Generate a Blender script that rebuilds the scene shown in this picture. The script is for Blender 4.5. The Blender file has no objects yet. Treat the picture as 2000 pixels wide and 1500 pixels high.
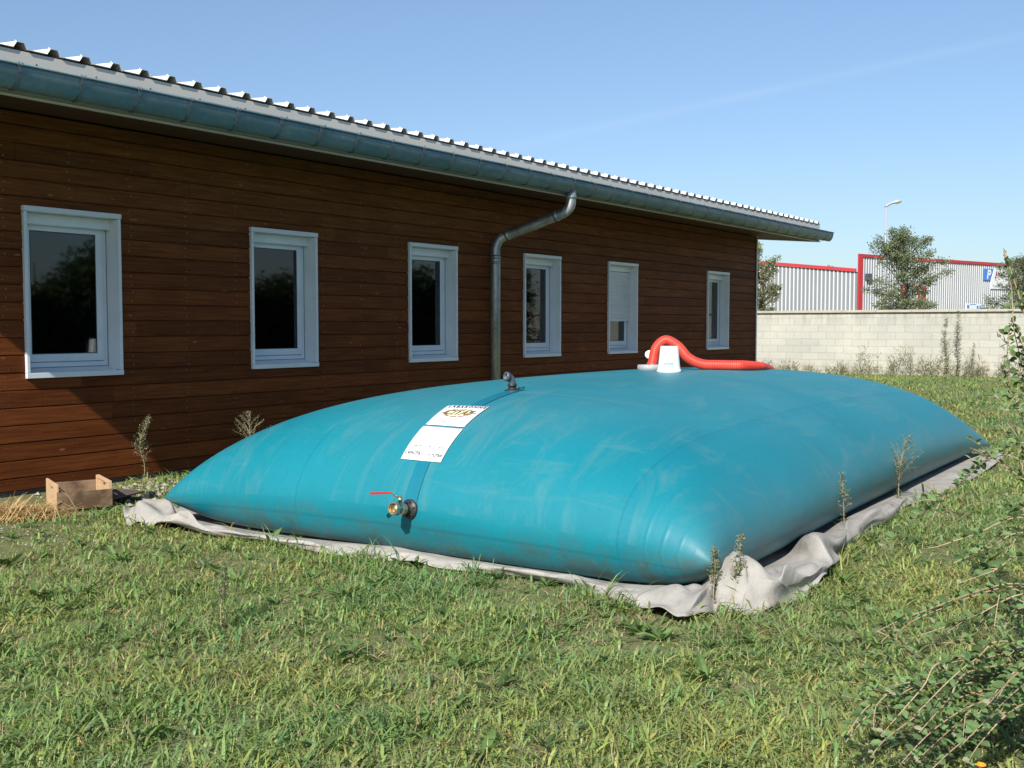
import bpy, bmesh, math, random
import numpy as np
from mathutils import Vector, Matrix

# ---------------------------------------------------------------- camera, light, sky
scene = bpy.context.scene
COL = scene.collection
YAW = math.radians(35.3962); PITCH = math.radians(3.0911)
cam_d = bpy.data.cameras.new('camera'); cam = bpy.data.objects.new('camera', cam_d); COL.objects.link(cam)
cam_d.sensor_width = 36.0; cam_d.lens = 36.0 * 2111.0 / 2000.0
cam_d.clip_start = 0.05; cam_d.clip_end = 3000
cam.location = (0, -8.5, 1.4)
fwd = Vector((math.cos(YAW) * math.cos(PITCH), math.sin(YAW) * math.cos(PITCH), -math.sin(PITCH)))
cam.rotation_euler = fwd.to_track_quat('-Z', 'Y').to_euler()
scene.camera = cam

SUN_TO = Vector((1.0, 0.28, -0.805)).normalized()          # the way the light travels
sun_d = bpy.data.lights.new('sun', 'SUN'); sun = bpy.data.objects.new('sun', sun_d); COL.objects.link(sun)
sun_d.energy = 5.0; sun_d.angle = math.radians(0.5); sun_d.color = (1.0, 0.95, 0.86)
sun.rotation_euler = SUN_TO.to_track_quat('-Z', 'Y').to_euler()
sun.location = (-20, -12, 20)

world = bpy.data.worlds.new('World'); scene.world = world; world.use_nodes = True
wn = world.node_tree.nodes; wl = world.node_tree.links; wn.clear()
sky = wn.new('ShaderNodeTexSky'); sky.sky_type = 'NISHITA'; sky.sun_disc = False
sky.sun_elevation = math.asin(-SUN_TO.z); sky.sun_rotation = math.atan2(-SUN_TO.x, -SUN_TO.y)
sky.altitude = 0; sky.air_density = 1.0; sky.dust_density = 0.35; sky.ozone_density = 3.0
bg = wn.new('ShaderNodeBackground'); bg.inputs['Strength'].default_value = 0.115
wout = wn.new('ShaderNodeOutputWorld')
# an old vapour trail, a great circle in the sky, broken up by noise
tc = wn.new('ShaderNodeTexCoord')
def wvm(op, a, b=None):
    n = wn.new('ShaderNodeVectorMath'); n.operation = op
    wl.new(a, n.inputs[0])
    if b is not None: n.inputs[1].default_value = b
    return n
def wm(op, a, b):
    n = wn.new('ShaderNodeMath'); n.operation = op
    for i, v in enumerate((a, b)):
        if hasattr(v, 'links'): wl.new(v, n.inputs[i])
        elif v is not None: n.inputs[i].default_value = v
    return n.outputs[0]
nrm = wvm('NORMALIZE', tc.outputs['Generated'])
trail = wvm('DOT_PRODUCT', nrm.outputs[0], (0.2492, -0.0769, -0.9654))
along = wvm('DOT_PRODUCT', nrm.outputs[0], (0.8983, 0.3908, 0.2010))
wnz = wn.new('ShaderNodeTexNoise'); wnz.inputs['Scale'].default_value = 9; wnz.inputs['Detail'].default_value = 5
wl.new(nrm.outputs[0], wnz.inputs['Vector'])
d = wm('ABSOLUTE', trail.outputs['Value'], None)
m = wm('SUBTRACT', 1.0, wm('DIVIDE', d, 0.0065)); m = wm('MAXIMUM', m, 0.0)
a2 = wm('MAXIMUM', wm('DIVIDE', wm('SUBTRACT', along.outputs['Value'], 0.90), 0.1), 0.0)
m = wm('MULTIPLY', wm('MULTIPLY', m, a2), wm('MULTIPLY', wnz.outputs['Fac'], 0.11))
wmix = wn.new('ShaderNodeMixRGB'); wmix.inputs[2].default_value = (6.6, 7.1, 7.8, 1)
elev = wn.new('ShaderNodeSeparateXYZ'); wl.new(nrm.outputs[0], elev.inputs[0])
hz = wn.new('ShaderNodeValToRGB'); wl.new(elev.outputs['Z'], hz.inputs[0]); he = hz.color_ramp.elements; he.new(0.12)
for e_, (p_, c_) in zip(he, ((0.0, (0.58,0.63,0.70,1)), (0.13, (0.80,0.82,0.88,1)), (0.42, (1.12,1.10,1.06,1)))): e_.position = p_; e_.color = c_
tint = wn.new('ShaderNodeMixRGB'); tint.blend_type = 'MULTIPLY'; tint.inputs[0].default_value = 1.0
wl.new(sky.outputs[0], tint.inputs[1]); wl.new(hz.outputs[0], tint.inputs[2])
wl.new(m, wmix.inputs[0]); wl.new(tint.outputs[0], wmix.inputs[1])
wl.new(wmix.outputs[0], bg.inputs['Color']); wl.new(bg.outputs[0], wout.inputs[0])

scene.view_settings.view_transform = 'Standard'; scene.view_settings.look = 'None'
scene.view_settings.exposure = 0.35; scene.view_settings.gamma = 1.0
scene.render.engine = 'CYCLES'
scene.render.resolution_x = 1024; scene.render.resolution_y = 768

rng = np.random.RandomState(7); random.seed(7)
PI = math.pi

# ---------------------------------------------------------------- helpers
WL = {}                                                     # world location of every thing, by object name
def wloc(o): return WL.get(o.name, Vector((0, 0, 0))) if o is not None else Vector((0, 0, 0))
def tag(o, label=None, cat=None, group=None, kind=None):
    if label: o['label'] = label
    if cat: o['category'] = cat
    if group: o['group'] = group
    if kind: o['kind'] = kind
    return o
def thing(name, loc, label, cat, group=None):
    o = bpy.data.objects.new(name, None); COL.objects.link(o); o.location = loc
    o.empty_display_size = 0.1; WL[o.name] = Vector(loc)
    return tag(o, label, cat, group)
def link(name, me, mats, parent=None, loc=None):
    o = bpy.data.objects.new(name, me); COL.objects.link(o)
    for m in (mats if isinstance(mats, (list, tuple)) else [mats]): me.materials.append(m)
    base = Vector(loc) if loc is not None else wloc(parent)
    if parent is not None: o.parent = parent; o.location = base - wloc(parent)
    else: o.location = base
    WL[o.name] = base
    return o
class MB:
    """collects shapes in world coordinates; build() makes them ONE mesh object"""
    def __init__(s): s.v = []; s.f = []; s.m = []; s.sm = []
    def add(s, vs, fs, mi=0, smooth=False):
        o = len(s.v); s.v += [tuple(p) for p in vs]
        for f in fs: s.f.append(tuple(i + o for i in f)); s.m.append(mi); s.sm.append(smooth)
    def box(s, a, b, mi=0, rot=None, piv=None):
        x0, y0, z0 = a; x1, y1, z1 = b
        vs = [Vector(p) for p in ((x0,y0,z0),(x1,y0,z0),(x1,y1,z0),(x0,y1,z0),(x0,y0,z1),(x1,y0,z1),(x1,y1,z1),(x0,y1,z1))]
        if rot is not None: vs = [rot @ (p - piv) + piv for p in vs]
        s.add(vs, [(0,3,2,1),(4,5,6,7),(0,1,5,4),(1,2,6,5),(2,3,7,6),(3,0,4,7)], mi)
    def obox(s, o, u, v, w, mi=0):
        o, u, v, w = map(Vector, (o, u, v, w))
        vs = [o, o+u, o+u+v, o+v, o+w, o+u+w, o+u+v+w, o+v+w]
        s.add(vs, [(0,3,2,1),(4,5,6,7),(0,1,5,4),(1,2,6,5),(2,3,7,6),(3,0,4,7)], mi)
    def tube(s, path, rad, seg=8, mi=0, caps=True, smooth=True):
        P = [Vector(p) for p in path]; n = len(P)
        R = rad if isinstance(rad, (list, tuple, np.ndarray)) else [rad] * n
        t0 = (P[1] - P[0]).normalized()
        nv = t0.orthogonal().normalized(); vs = []
        for i in range(n):
            t = (P[min(i+1, n-1)] - P[max(i-1, 0)]).normalized()
            nv = (nv - t * nv.dot(t)).normalized(); b = t.cross(nv)
            for k in range(seg):
                a = 2 * PI * k / seg
                vs.append(P[i] + (nv * math.cos(a) + b * math.sin(a)) * R[i])
        fs = []
        for i in range(n - 1):
            for k in range(seg):
                k2 = (k + 1) % seg
                fs.append((i*seg+k, i*seg+k2, (i+1)*seg+k2, (i+1)*seg+k))
        s.add(vs, fs, mi, smooth)
        if caps:
            o = len(s.v) - len(vs)
            s.f.append(tuple(o + k for k in reversed(range(seg)))); s.m.append(mi); s.sm.append(False)
            s.f.append(tuple(o + (n-1)*seg + k for k in range(seg))); s.m.append(mi); s.sm.append(False)
    def lathe(s, c, axis, prof, seg=20, mi=0, smooth=True, cap=True):
        c = Vector(c); ax = Vector(axis).normalized(); u = ax.orthogonal().normalized(); w = ax.cross(u); vs = []
        for (h, r) in prof:
            for k in range(seg):
                a = 2*PI*k/seg; vs.append(c + ax*h + (u*math.cos(a) + w*math.sin(a))*r)
        fs = []; n = len(prof)
        for i in range(n-1):
            for k in range(seg):
                k2 = (k+1) % seg; fs.append((i*seg+k, i*seg+k2, (i+1)*seg+k2, (i+1)*seg+k))
        if cap: fs.append(tuple(reversed(range(seg)))); fs.append(tuple((n-1)*seg+k for k in range(seg)))
        s.add(vs, fs, mi, smooth)
    def build(s, name, mats, parent=None, loc=None, bevel=0.0):
        me = bpy.data.meshes.new(name)
        base = Vector(loc) if loc is not None else wloc(parent)
        me.from_pydata([(p[0]-base.x, p[1]-base.y, p[2]-base.z) for p in s.v], [], s.f)
        me.polygons.foreach_set('material_index', s.m); me.polygons.foreach_set('use_smooth', s.sm); me.update()
        o = link(name, me, mats, parent, base)
        if bevel:
            b = o.modifiers.new('bevel', 'BEVEL'); b.width = bevel; b.segments = 2; b.limit_method = 'ANGLE'
        return o
def np_mesh(name, V, faces_n, loops, mats, parent=None, col=None, smooth=False, matidx=None, loc=None):
    """big mesh from numpy arrays; faces_n = corner count per face"""
    me = bpy.data.meshes.new(name)
    base = Vector(loc) if loc is not None else wloc(parent)
    V = np.asarray(V, dtype=np.float32) - np.array(base, dtype=np.float32)
    me.vertices.add(len(V)); me.vertices.foreach_set('co', V.ravel())
    me.loops.add(len(loops)); me.loops.foreach_set('vertex_index', np.asarray(loops, dtype=np.int32))
    me.polygons.add(len(faces_n)); st = np.concatenate(([0], np.cumsum(faces_n)[:-1])).astype(np.int32)
    me.polygons.foreach_set('loop_start', st)
    if matidx is not None: me.polygons.foreach_set('material_index', np.asarray(matidx, dtype=np.int32))
    me.polygons.foreach_set('use_smooth', np.full(len(faces_n), smooth))
    me.update(calc_edges=True)
    if col is not None:
        a = me.attributes.new('Col', 'FLOAT_COLOR', 'POINT')
        a.data.foreach_set('color', np.concatenate([col, np.ones((len(col), 1))], 1).astype(np.float32).ravel())
    return link(name, me, mats, parent, base)
def catmull(P, n):
    P = [Vector(p) for p in P]; out = []
    for i in range(len(P) - 1):
        a = P[max(i-1, 0)]; b = P[i]; c = P[i+1]; e = P[min(i+2, len(P)-1)]
        for k in range(n):
            t = k / n
            out.append(0.5*((2*b) + (c-a)*t + (2*a-5*b+4*c-e)*t*t + (3*b-a-3*c+e)*t**3))
    out.append(P[-1]); return out

# ---------------------------------------------------------------- materials
class NT:
    def __init__(s, name):
        s.m = bpy.data.materials.new(name); s.m.use_nodes = True
        s.n = s.m.node_tree.nodes; s.l = s.m.node_tree.links; s.n.clear()
        s.out = s.n.new('ShaderNodeOutputMaterial')
    def set(s, inp, v):
        if hasattr(v, 'links') and hasattr(v, 'is_output'): s.l.new(v, inp)
        else:
            if isinstance(v, tuple) and len(v) == 3 and inp.type == 'RGBA': v = v + (1,)
            inp.default_value = v
    def node(s, t, **kw):
        n = s.n.new(t)
        for k, v in kw.items(): setattr(n, k, v)
        return n
    def coord(s, w='Object', scale=(1,1,1), rot=(0,0,0)):
        t = s.node('ShaderNodeTexCoord'); mp = s.node('ShaderNodeMapping')
        mp.inputs['Scale'].default_value = scale; mp.inputs['Rotation'].default_value = rot
        s.l.new(t.outputs[w], mp.inputs['Vector']); return mp.outputs[0]
    def noise(s, vec, scale=5, detail=4, rough=0.55, dist=0.0):
        n = s.node('ShaderNodeTexNoise'); s.l.new(vec, n.inputs['Vector'])
        n.inputs['Scale'].default_value = scale; n.inputs['Detail'].default_value = detail
        n.inputs['Roughness'].default_value = rough; n.inputs['Distortion'].default_value = dist
        return n.outputs['Fac']
    def ramp(s, fac, stops):
        r = s.node('ShaderNodeValToRGB'); s.l.new(fac, r.inputs[0])
        e = r.color_ramp.elements
        while len(e) < len(stops): e.new(0.5)
        for i, (p, c) in enumerate(stops):
            e[i].position = p; c = c if isinstance(c, tuple) else (c, c, c); e[i].color = c + (1,) if len(c) == 3 else c
        return r.outputs[0]
    def mix(s, fac, a, b, mode='MIX'):
        n = s.node('ShaderNodeMixRGB', blend_type=mode)
        s.set(n.inputs[0], fac); s.set(n.inputs[1], a); s.set(n.inputs[2], b); return n.outputs[0]
    def math(s, op, a, b=0.0, clamp=False):
        n = s.node('ShaderNodeMath', operation=op); n.use_clamp = clamp
        s.set(n.inputs[0], a); s.set(n.inputs[1], b); return n.outputs[0]
    def sep(s, vec):
        n = s.node('ShaderNodeSeparateXYZ'); s.l.new(vec, n.inputs[0]); return n.outputs
    def comb(s, x, y, z):
        n = s.node('ShaderNodeCombineXYZ')
        for i, v in enumerate((x, y, z)): s.set(n.inputs[i], v)
        return n.outputs[0]
    def white(s, vec):
        n = s.node('ShaderNodeTexWhiteNoise', noise_dimensions='3D'); s.l.new(vec, n.inputs['Vector']); return n.outputs['Value']
    def bump(s, h, strength=0.3, dist=0.01, normal=None):
        n = s.node('ShaderNodeBump'); n.inputs['Strength'].default_value = strength; n.inputs['Distance'].default_value = dist
        s.l.new(h, n.inputs['Height'])
        if normal is not None: s.l.new(normal, n.inputs['Normal'])
        return n.outputs[0]
    def attr(s, name):
        n = s.node('ShaderNodeAttribute'); n.attribute_name = name; return n.outputs['Color']
    def uv(s, name):
        n = s.node('ShaderNodeUVMap'); n.uv_map = name; return n.outputs[0]
    def bsdf(s, color, rough=0.5, metal=0.0, normal=None, spec=0.5, extra=None):
        b = s.node('ShaderNodeBsdfPrincipled')
        s.set(b.inputs['Base Color'], color); s.set(b.inputs['Roughness'], rough); s.set(b.inputs['Metallic'], metal)
        s.set(b.inputs['Specular IOR Level'], spec)
        if normal is not None: s.l.new(normal, b.inputs['Normal'])
        for k, v in (extra or {}).items(): s.set(b.inputs[k], v)
        s.l.new(b.outputs[0], s.out.inputs[0]); return b
def simple(name, c1, c2=None, scale=8, rough=0.5, metal=0.0, bump=0.0, bscale=None, stretch=(1,1,1), spec=0.5, detail=4, bdist=0.004):
    t = NT(name); co = t.coord('Object', stretch); c2 = c2 or tuple(x*0.8 for x in c1)
    f = t.noise(co, scale, detail)
    c = t.ramp(f, [(0.32, c1), (0.68, c2)])
    nb = t.bump(t.noise(co, bscale or scale*4, 4), bump, bdist) if bump else None
    t.bsdf(c, rough, metal, nb, spec); return t.m

def leaf_mat(name, rough=0.55, trans=0.35, spec=0.3):
    t = NT(name); c = t.attr('Col')
    n = t.noise(t.coord('Object'), 60, 2)
    c = t.mix(0.35, c, t.ramp(n, [(0.3, (0.6,0.6,0.6)), (0.7, (1.25,1.25,1.2))]), 'MULTIPLY')
    b = t.node('ShaderNodeBsdfPrincipled'); t.l.new(c, b.inputs['Base Color']); b.inputs['Roughness'].default_value = rough
    b.inputs['Specular IOR Level'].default_value = spec
    tr = t.node('ShaderNodeBsdfTranslucent'); t.l.new(t.mix(1.0, c, (1.15, 1.2, 0.6), 'MULTIPLY'), tr.inputs[0])
    mx = t.node('ShaderNodeMixShader'); mx.inputs[0].default_value = trans
    t.l.new(b.outputs[0], mx.inputs[1]); t.l.new(tr.outputs[0], mx.inputs[2]); t.l.new(mx.outputs[0], t.out.inputs[0]); return t.m

M = {}
M['leaf'] = leaf_mat('foliage'); M['grass'] = leaf_mat('grass_blades', 0.45, 0.36, 0.4)
M['coto'] = leaf_mat('shrub_foliage', 0.6, 0.28, 0.16)
M['gasket_gap_shade'] = simple('dark_gasket_gap_shade', (0.05,0.055,0.06), (0.04,0.04,0.045), 9, 0.7)
M['bark'] = simple('bark', (0.10,0.075,0.05), (0.05,0.04,0.03), 12, 0.85, bump=0.4, stretch=(1,1,0.3))
M['twig'] = simple('twig', (0.50,0.38,0.23), (0.33,0.21,0.13), 7, 0.6)
M['white_alu'] = simple('white_aluminium', (0.70,0.74,0.76), (0.62,0.66,0.68), 3, 0.35)
M['pvc'] = simple('white_pvc', (0.72,0.75,0.77), (0.64,0.67,0.69), 4, 0.3)
M['shutter'] = simple('shutter_slats', (0.66,0.68,0.68), (0.60,0.62,0.62), 4, 0.4)
M['fascia'] = simple('fascia_metal', (0.66,0.63,0.57), (0.60,0.57,0.515), 2.5, 0.5, stretch=(0.4,1,1))
M['roof'] = simple('roof_sheet', (0.72,0.71,0.68), (0.62,0.61,0.58), 3, 0.4)
M['screw'] = simple('screw', (0.35,0.36,0.36), rough=0.35, metal=0.9)
M['black'] = simple('black_plastic', (0.02,0.022,0.025), (0.03,0.03,0.032), 30, 0.45)
M['greyplast'] = simple('grey_plastic', (0.085,0.095,0.12), (0.06,0.07,0.09), 30, 0.4)
M['brass'] = simple('nickelled_brass', (0.62,0.56,0.44), (0.5,0.44,0.33), 40, 0.28, 0.9)
M['brassy'] = simple('raw_brass', (0.55,0.42,0.24), (0.42,0.31,0.17), 40, 0.38, 0.8)
M['redpaint'] = simple('red_paint', (0.55,0.03,0.03), (0.45,0.03,0.03), 20, 0.4)
M['paper'] = simple('white_label', (0.86,0.87,0.87), (0.82,0.83,0.83), 5, 0.45)
M['ink'] = simple('black_ink', (0.03,0.03,0.04), (0.05,0.05,0.06), 40, 0.6)
M['paleink'] = simple('faded_ink', (0.13,0.13,0.15), (0.22,0.22,0.24), 60, 0.6)
M['brownink'] = simple('brown_ink', (0.16,0.09,0.03), (0.2,0.12,0.04), 40, 0.6)
M['creamink'] = simple('cream_ink', (0.86,0.72,0.45), (0.84,0.74,0.5), 20, 0.6)
M['bucket'] = simple('bucket_plastic', (0.80,0.81,0.81), (0.76,0.77,0.77), 6, 0.35)
M['blueink'] = simple('blue_ink', (0.10,0.42,0.70), (0.12,0.45,0.7), 20, 0.5)
M['signblue'] = simple('sign_blue', (0.06,0.22,0.62), (0.07,0.24,0.62), 3, 0.4)
M['signwhite'] = simple('sign_white', (0.8,0.8,0.8), (0.75,0.76,0.78), 3, 0.4)
M['wred'] = simple('red_trim', (0.50,0.035,0.045), (0.44,0.035,0.045), 1.0, 0.45)
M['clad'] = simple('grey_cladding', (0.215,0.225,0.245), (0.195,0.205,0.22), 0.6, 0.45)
M['cladrib_sunlit'] = simple('painted_sunlit_rib', (0.60,0.61,0.62), (0.56,0.57,0.58), 0.6, 0.45)  # same sheet as the flats, painted lighter as if sun caught the ribs
M['lampgrey'] = simple('lamp_metal', (0.40,0.42,0.43), (0.34,0.36,0.37), 6, 0.4)
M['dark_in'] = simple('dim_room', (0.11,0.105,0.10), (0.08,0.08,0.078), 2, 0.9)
M['cplinth'] = simple('plinth_concrete', (0.13,0.13,0.125), (0.085,0.085,0.085), 6, 0.9, bump=0.5, bdist=0.006)
M['stone'] = simple('pale_stones', (0.42,0.37,0.30), (0.26,0.23,0.19), 14, 0.85, bump=0.3)
M['straw'] = simple('straw', (0.62,0.43,0.19), (0.44,0.28,0.11), 9, 0.7)
M['dryweed'] = simple('dry_stems', (0.34,0.29,0.18), (0.22,0.19,0.11), 14, 0.8)
M['board'] = simple('damp_board', (0.14,0.10,0.075), (0.085,0.062,0.05), 9, 0.9, bump=0.4, stretch=(4,1,1))
M['orange'] = simple('orange_petals', (0.75,0.28,0.03), (0.7,0.4,0.05), 60, 0.6)

def mat_siding():
    t = NT('stained_planks'); tcn = t.node('ShaderNodeTexCoord'); co = tcn.outputs['Object']
    x, y, z = t.sep(co)
    row = t.math('FLOOR', t.math('DIVIDE', t.math('SUBTRACT', z, 0.135 - 0.1455*3), 0.1455))
    off = t.math('MULTIPLY', t.white(t.comb(row, 3.0, 1.0)), 4.0)
    seg = t.math('FLOOR', t.math('DIVIDE', t.math('ADD', x, off), 4.0))
    rnd = t.white(t.comb(row, seg, 7.0))
    v = t.comb(t.math('ADD', x, t.math('MULTIPLY', rnd, 37.0)), t.math('MULTIPLY', rnd, 11.0), z)
    mp = t.node('ShaderNodeMapping'); mp.inputs['Scale'].default_value = (1.2, 1, 26); t.l.new(v, mp.inputs[0])
    grain = t.noise(mp.outputs[0], 2.2, 6, 0.62, 0.4)
    mp2 = t.node('ShaderNodeMapping'); mp2.inputs['Scale'].default_value = (1.0, 1, 2.2); t.l.new(v, mp2.inputs[0])
    blot = t.noise(mp2.outputs[0], 2.0, 4)
    c = t.ramp(grain, [(0.25, (0.076,0.0188,0.0050)), (0.5, (0.130,0.0360,0.0092)), (0.78, (0.198,0.064,0.0165))])
    c = t.mix(0.55, c, t.ramp(rnd, [(0.0, (0.62,0.58,0.55)), (1.0, (1.35,1.32,1.25))]), 'MULTIPLY')
    c = t.mix(0.5, c, t.ramp(blot, [(0.3, (0.72,0.72,0.74)), (0.7, (1.25,1.22,1.15))]), 'MULTIPLY')
    # knots: pale rings with a dark eye
    mpk = t.node('ShaderNodeMapping'); mpk.inputs['Scale'].default_value = (2.2, 1, 6.5); t.l.new(v, mpk.inputs[0])
    vor = t.node('ShaderNodeTexVoronoi'); vor.inputs['Scale'].default_value = 1.0; t.l.new(mpk.outputs[0], vor.inputs['Vector'])
    kd = vor.outputs['Distance']
    c = t.mix(t.ramp(kd, [(0.03, 0.9), (0.08, 0.0)]), c, (0.30,0.12,0.055))
    c = t.mix(t.ramp(kd, [(0.012, 0.8), (0.03, 0.0)]), c, (0.030,0.011,0.006))
    # planks turn lighter and less red towards the eaves
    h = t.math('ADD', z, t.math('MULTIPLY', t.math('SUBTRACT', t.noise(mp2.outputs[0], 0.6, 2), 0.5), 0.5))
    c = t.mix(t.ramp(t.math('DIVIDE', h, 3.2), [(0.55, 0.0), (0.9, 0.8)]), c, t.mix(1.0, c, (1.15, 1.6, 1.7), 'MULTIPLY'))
    nb = t.bump(grain, 0.35, 0.003)
    t.bsdf(c, t.ramp(grain, [(0.2, 0.7), (0.8, 0.6)]), 0.0, nb, 0.12); return t.m
M['siding'] = mat_siding()
M['soffit'] = simple('soffit_boards', (0.085,0.036,0.016), (0.055,0.024,0.011), 5, 0.7, stretch=(0.4,6,1), bump=0.2)

def mat_zinc():
    t = NT('weathered_zinc'); co = t.coord('Object', (1,1,1))
    a = t.noise(t.coord('Object', (1.0,3,3)), 2.2, 5); b = t.noise(co, 22, 3)
    c = t.ramp(a, [(0.3, (0.080,0.155,0.185)), (0.55, (0.13,0.215,0.245)), (0.75, (0.20,0.26,0.27))])
    c = t.mix(0.4, c, t.ramp(b, [(0.3, (0.75,0.75,0.75)), (0.7, (1.2,1.2,1.2))]), 'MULTIPLY')
    c = t.mix(t.ramp(t.noise(t.coord('Object', (2.0,14,14)), 1.6, 4), [(0.58, 0.0), (0.7, 0.5)]), c, (0.20,0.18,0.12))
    t.bsdf(c, t.ramp(b, [(0.3, 0.5), (0.7, 0.4)]), 0.35, t.bump(b, 0.08, 0.003)); return t.m
M['zinc'] = mat_zinc()
def mat_pipe():
    t = NT('galvanised_pipe'); co = t.coord('Object')
    v = t.node('ShaderNodeTexVoronoi'); v.inputs['Scale'].default_value = 38; t.l.new(t.coord('Object', (1,1,0.5)), v.inputs['Vector'])
    a = t.noise(t.coord('Object', (1,1,0.35)), 5, 5)
    c = t.ramp(a, [(0.3, (0.20,0.245,0.275)), (0.52, (0.31,0.355,0.385)), (0.72, (0.52,0.56,0.59))])
    c = t.mix(0.35, c, v.outputs['Color'], 'SOFT_LIGHT')
    h = t.node('ShaderNodeHueSaturation'); h.inputs['Saturation'].default_value = 0.35; t.l.new(c, h.inputs['Color'])
    t.bsdf(h.outputs[0], t.ramp(a, [(0.3, 0.34), (0.7, 0.5)]), 0.7); return t.m
M['pipe'] = mat_pipe()
M['strap'] = simple('dark_strap', (0.10,0.13,0.14), (0.14,0.17,0.18), 12, 0.45, 0.5)

def mat_glass():
    t = NT('window_glass')
    fr = t.node('ShaderNodeFresnel'); fr.inputs['IOR'].default_value = 1.55
    g = t.node('ShaderNodeBsdfGlossy'); g.inputs['Roughness'].default_value = 0.03; g.inputs['Color'].default_value = (0.9,0.93,0.95,1)
    tr = t.node('ShaderNodeBsdfTransparent'); tr.inputs['Color'].default_value = (0.42,0.47,0.47,1)
    t.l.new(t.bump(t.noise(t.coord('Object'), 2.0, 1), 0.02, 0.02), g.inputs['Normal'])
    mx = t.node('ShaderNodeMixShader'); t.l.new(t.math('MULTIPLY', fr.outputs[0], 1.3, True), mx.inputs[0])
    t.l.new(tr.outputs[0], mx.inputs[1]); t.l.new(g.outputs[0], mx.inputs[2]); t.l.new(mx.outputs[0], t.out.inputs[0]); return t.m
M['glass'] = mat_glass()

def mat_tank():
    t = NT('teal_coated_fabric')
    n = t.node('ShaderNodeUVMap'); n.uv_map = 'rest'; uv = n.outputs[0]
    u, v, _ = t.sep(uv)                                       # u along the tank, v across it, both -1..1
    n2 = t.node('ShaderNodeUVMap'); n2.uv_map = 'side'; side = t.sep(n2.outputs[0])[0]
    P = t.comb(t.math('MULTIPLY', u, 4.0), t.math('MULTIPLY', v, 2.4), t.math('MULTIPLY', side, 3.0))
    ob = t.coord('Object')
    base = t.ramp(t.noise(P, 1.1, 4), [(0.3, (0.0035,0.178,0.232)), (0.7, (0.006,0.208,0.268))])
    base = t.mix(0.25, base, t.ramp(t.noise(P, 30, 3), [(0.35, (0.88,0.9,0.9)), (0.65, (1.1,1.1,1.1))]), 'MULTIPLY')
    # pale dust: an overall film on the upper skin and wiped, curving streaks
    lo = t.noise(P, 0.75, 3)
    mp = t.node('ShaderNodeMapping'); mp.inputs['Scale'].default_value = (1.0, 3.4, 1.0); mp.inputs['Rotation'].default_value = (0, 0, 0.35); t.l.new(P, mp.inputs[0])
    st = t.noise(mp.outputs[0], 1.2, 6, 0.68, 1.0)
    mp3 = t.node('ShaderNodeMapping'); mp3.inputs['Scale'].default_value = (3.6, 0.8, 1.0); mp3.inputs['Rotation'].default_value = (0, 0, -0.5); t.l.new(P, mp3.inputs[0])
    st2 = t.noise(mp3.outputs[0], 1.1, 6, 0.68, 1.2)
    rad = t.math('ADD', t.math('POWER', t.math('ABSOLUTE', u), 2.4), t.math('POWER', t.math('ABSOLUTE', v), 2.4))
    upper = t.math('MULTIPLY', t.ramp(rad, [(0.35, 1.0), (0.95, 0.15)]), t.math('SUBTRACT', 1.0, side))
    film = t.math('MULTIPLY', t.ramp(lo, [(0.3, 0.06), (0.7, 0.28)]), upper)
    c = t.mix(film, base, (0.115,0.235,0.245))
    s1 = t.math('MULTIPLY', t.ramp(st, [(0.52, 0.0), (0.68, 0.10), (0.80, 0.01)]), t.math('SUBTRACT', 1.0, side))
    c = t.mix(s1, c, (0.34,0.32,0.20))
    s2 = t.math('MULTIPLY', t.ramp(st2, [(0.56, 0.0), (0.68, 0.09), (0.78, 0.01)]), t.math('SUBTRACT', 1.0, side))
    c = t.mix(s2, c, (0.26,0.29,0.235))
    # welds: two lap welds along the tank, cross welds near both ends
    def line(val, at, w):
        return t.ramp(t.math('ABSOLUTE', t.math('SUBTRACT', val, at)), [(w*0.5, 1.0), (w, 0.0)])
    weld = line(v, -0.70, 0.0035)
    for L in (line(v, 0.34, 0.003),): weld = t.math('MAXIMUM', weld, L)
    lap = t.ramp(t.math('ABSOLUTE', t.math('SUBTRACT', v, -0.715)), [(0.012, 0.25), (0.016, 0.0)])
    low = t.math('MULTIPLY', side, line(t.math('ABSOLUTE', u), 0.974, 0.0016))
    lowv = t.math('MULTIPLY', side, line(t.math('ABSOLUTE', v), 0.955, 0.003))
    weld = t.math('MAXIMUM', weld, t.math('MAXIMUM', low, lowv))
    c = t.mix(t.math('MULTIPLY', weld, 0.30), c, (0.003,0.075,0.11))
    c = t.mix(lap, c, (0.004,0.17,0.25))
    # splashed soil on the lower skin and a grey grime film on the long side
    w = t.sep(ob)[2]
    mud = t.math('MULTIPLY', t.ramp(t.noise(P, 5.5, 6, 0.7), [(0.42, 0.0), (0.62, 1.0)]), t.ramp(t.math('ADD', w, t.math('MULTIPLY', t.math('SUBTRACT', lo, 0.5), 0.3)), [(0.06, 0.75), (0.30, 0.0)]))
    c = t.mix(mud, c, (0.075,0.085,0.055))
    spk = t.math('MULTIPLY', t.ramp(t.noise(P, 21, 4, 0.7), [(0.62, 0.0), (0.70, 0.8)]), t.ramp(w, [(0.10, 0.7), (0.34, 0.0)]))
    c = t.mix(spk, c, (0.20,0.20,0.13))
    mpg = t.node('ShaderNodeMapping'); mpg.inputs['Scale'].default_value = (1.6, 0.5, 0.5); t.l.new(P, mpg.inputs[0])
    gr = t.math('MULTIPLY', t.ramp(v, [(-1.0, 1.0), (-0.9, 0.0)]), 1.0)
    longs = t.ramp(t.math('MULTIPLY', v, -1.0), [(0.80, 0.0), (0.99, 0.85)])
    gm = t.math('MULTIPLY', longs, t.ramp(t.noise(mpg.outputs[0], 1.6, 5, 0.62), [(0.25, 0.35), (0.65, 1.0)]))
    gm = t.math('MULTIPLY', gm, t.ramp(w, [(0.16, 1.0), (0.62, 0.10)]))
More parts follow.
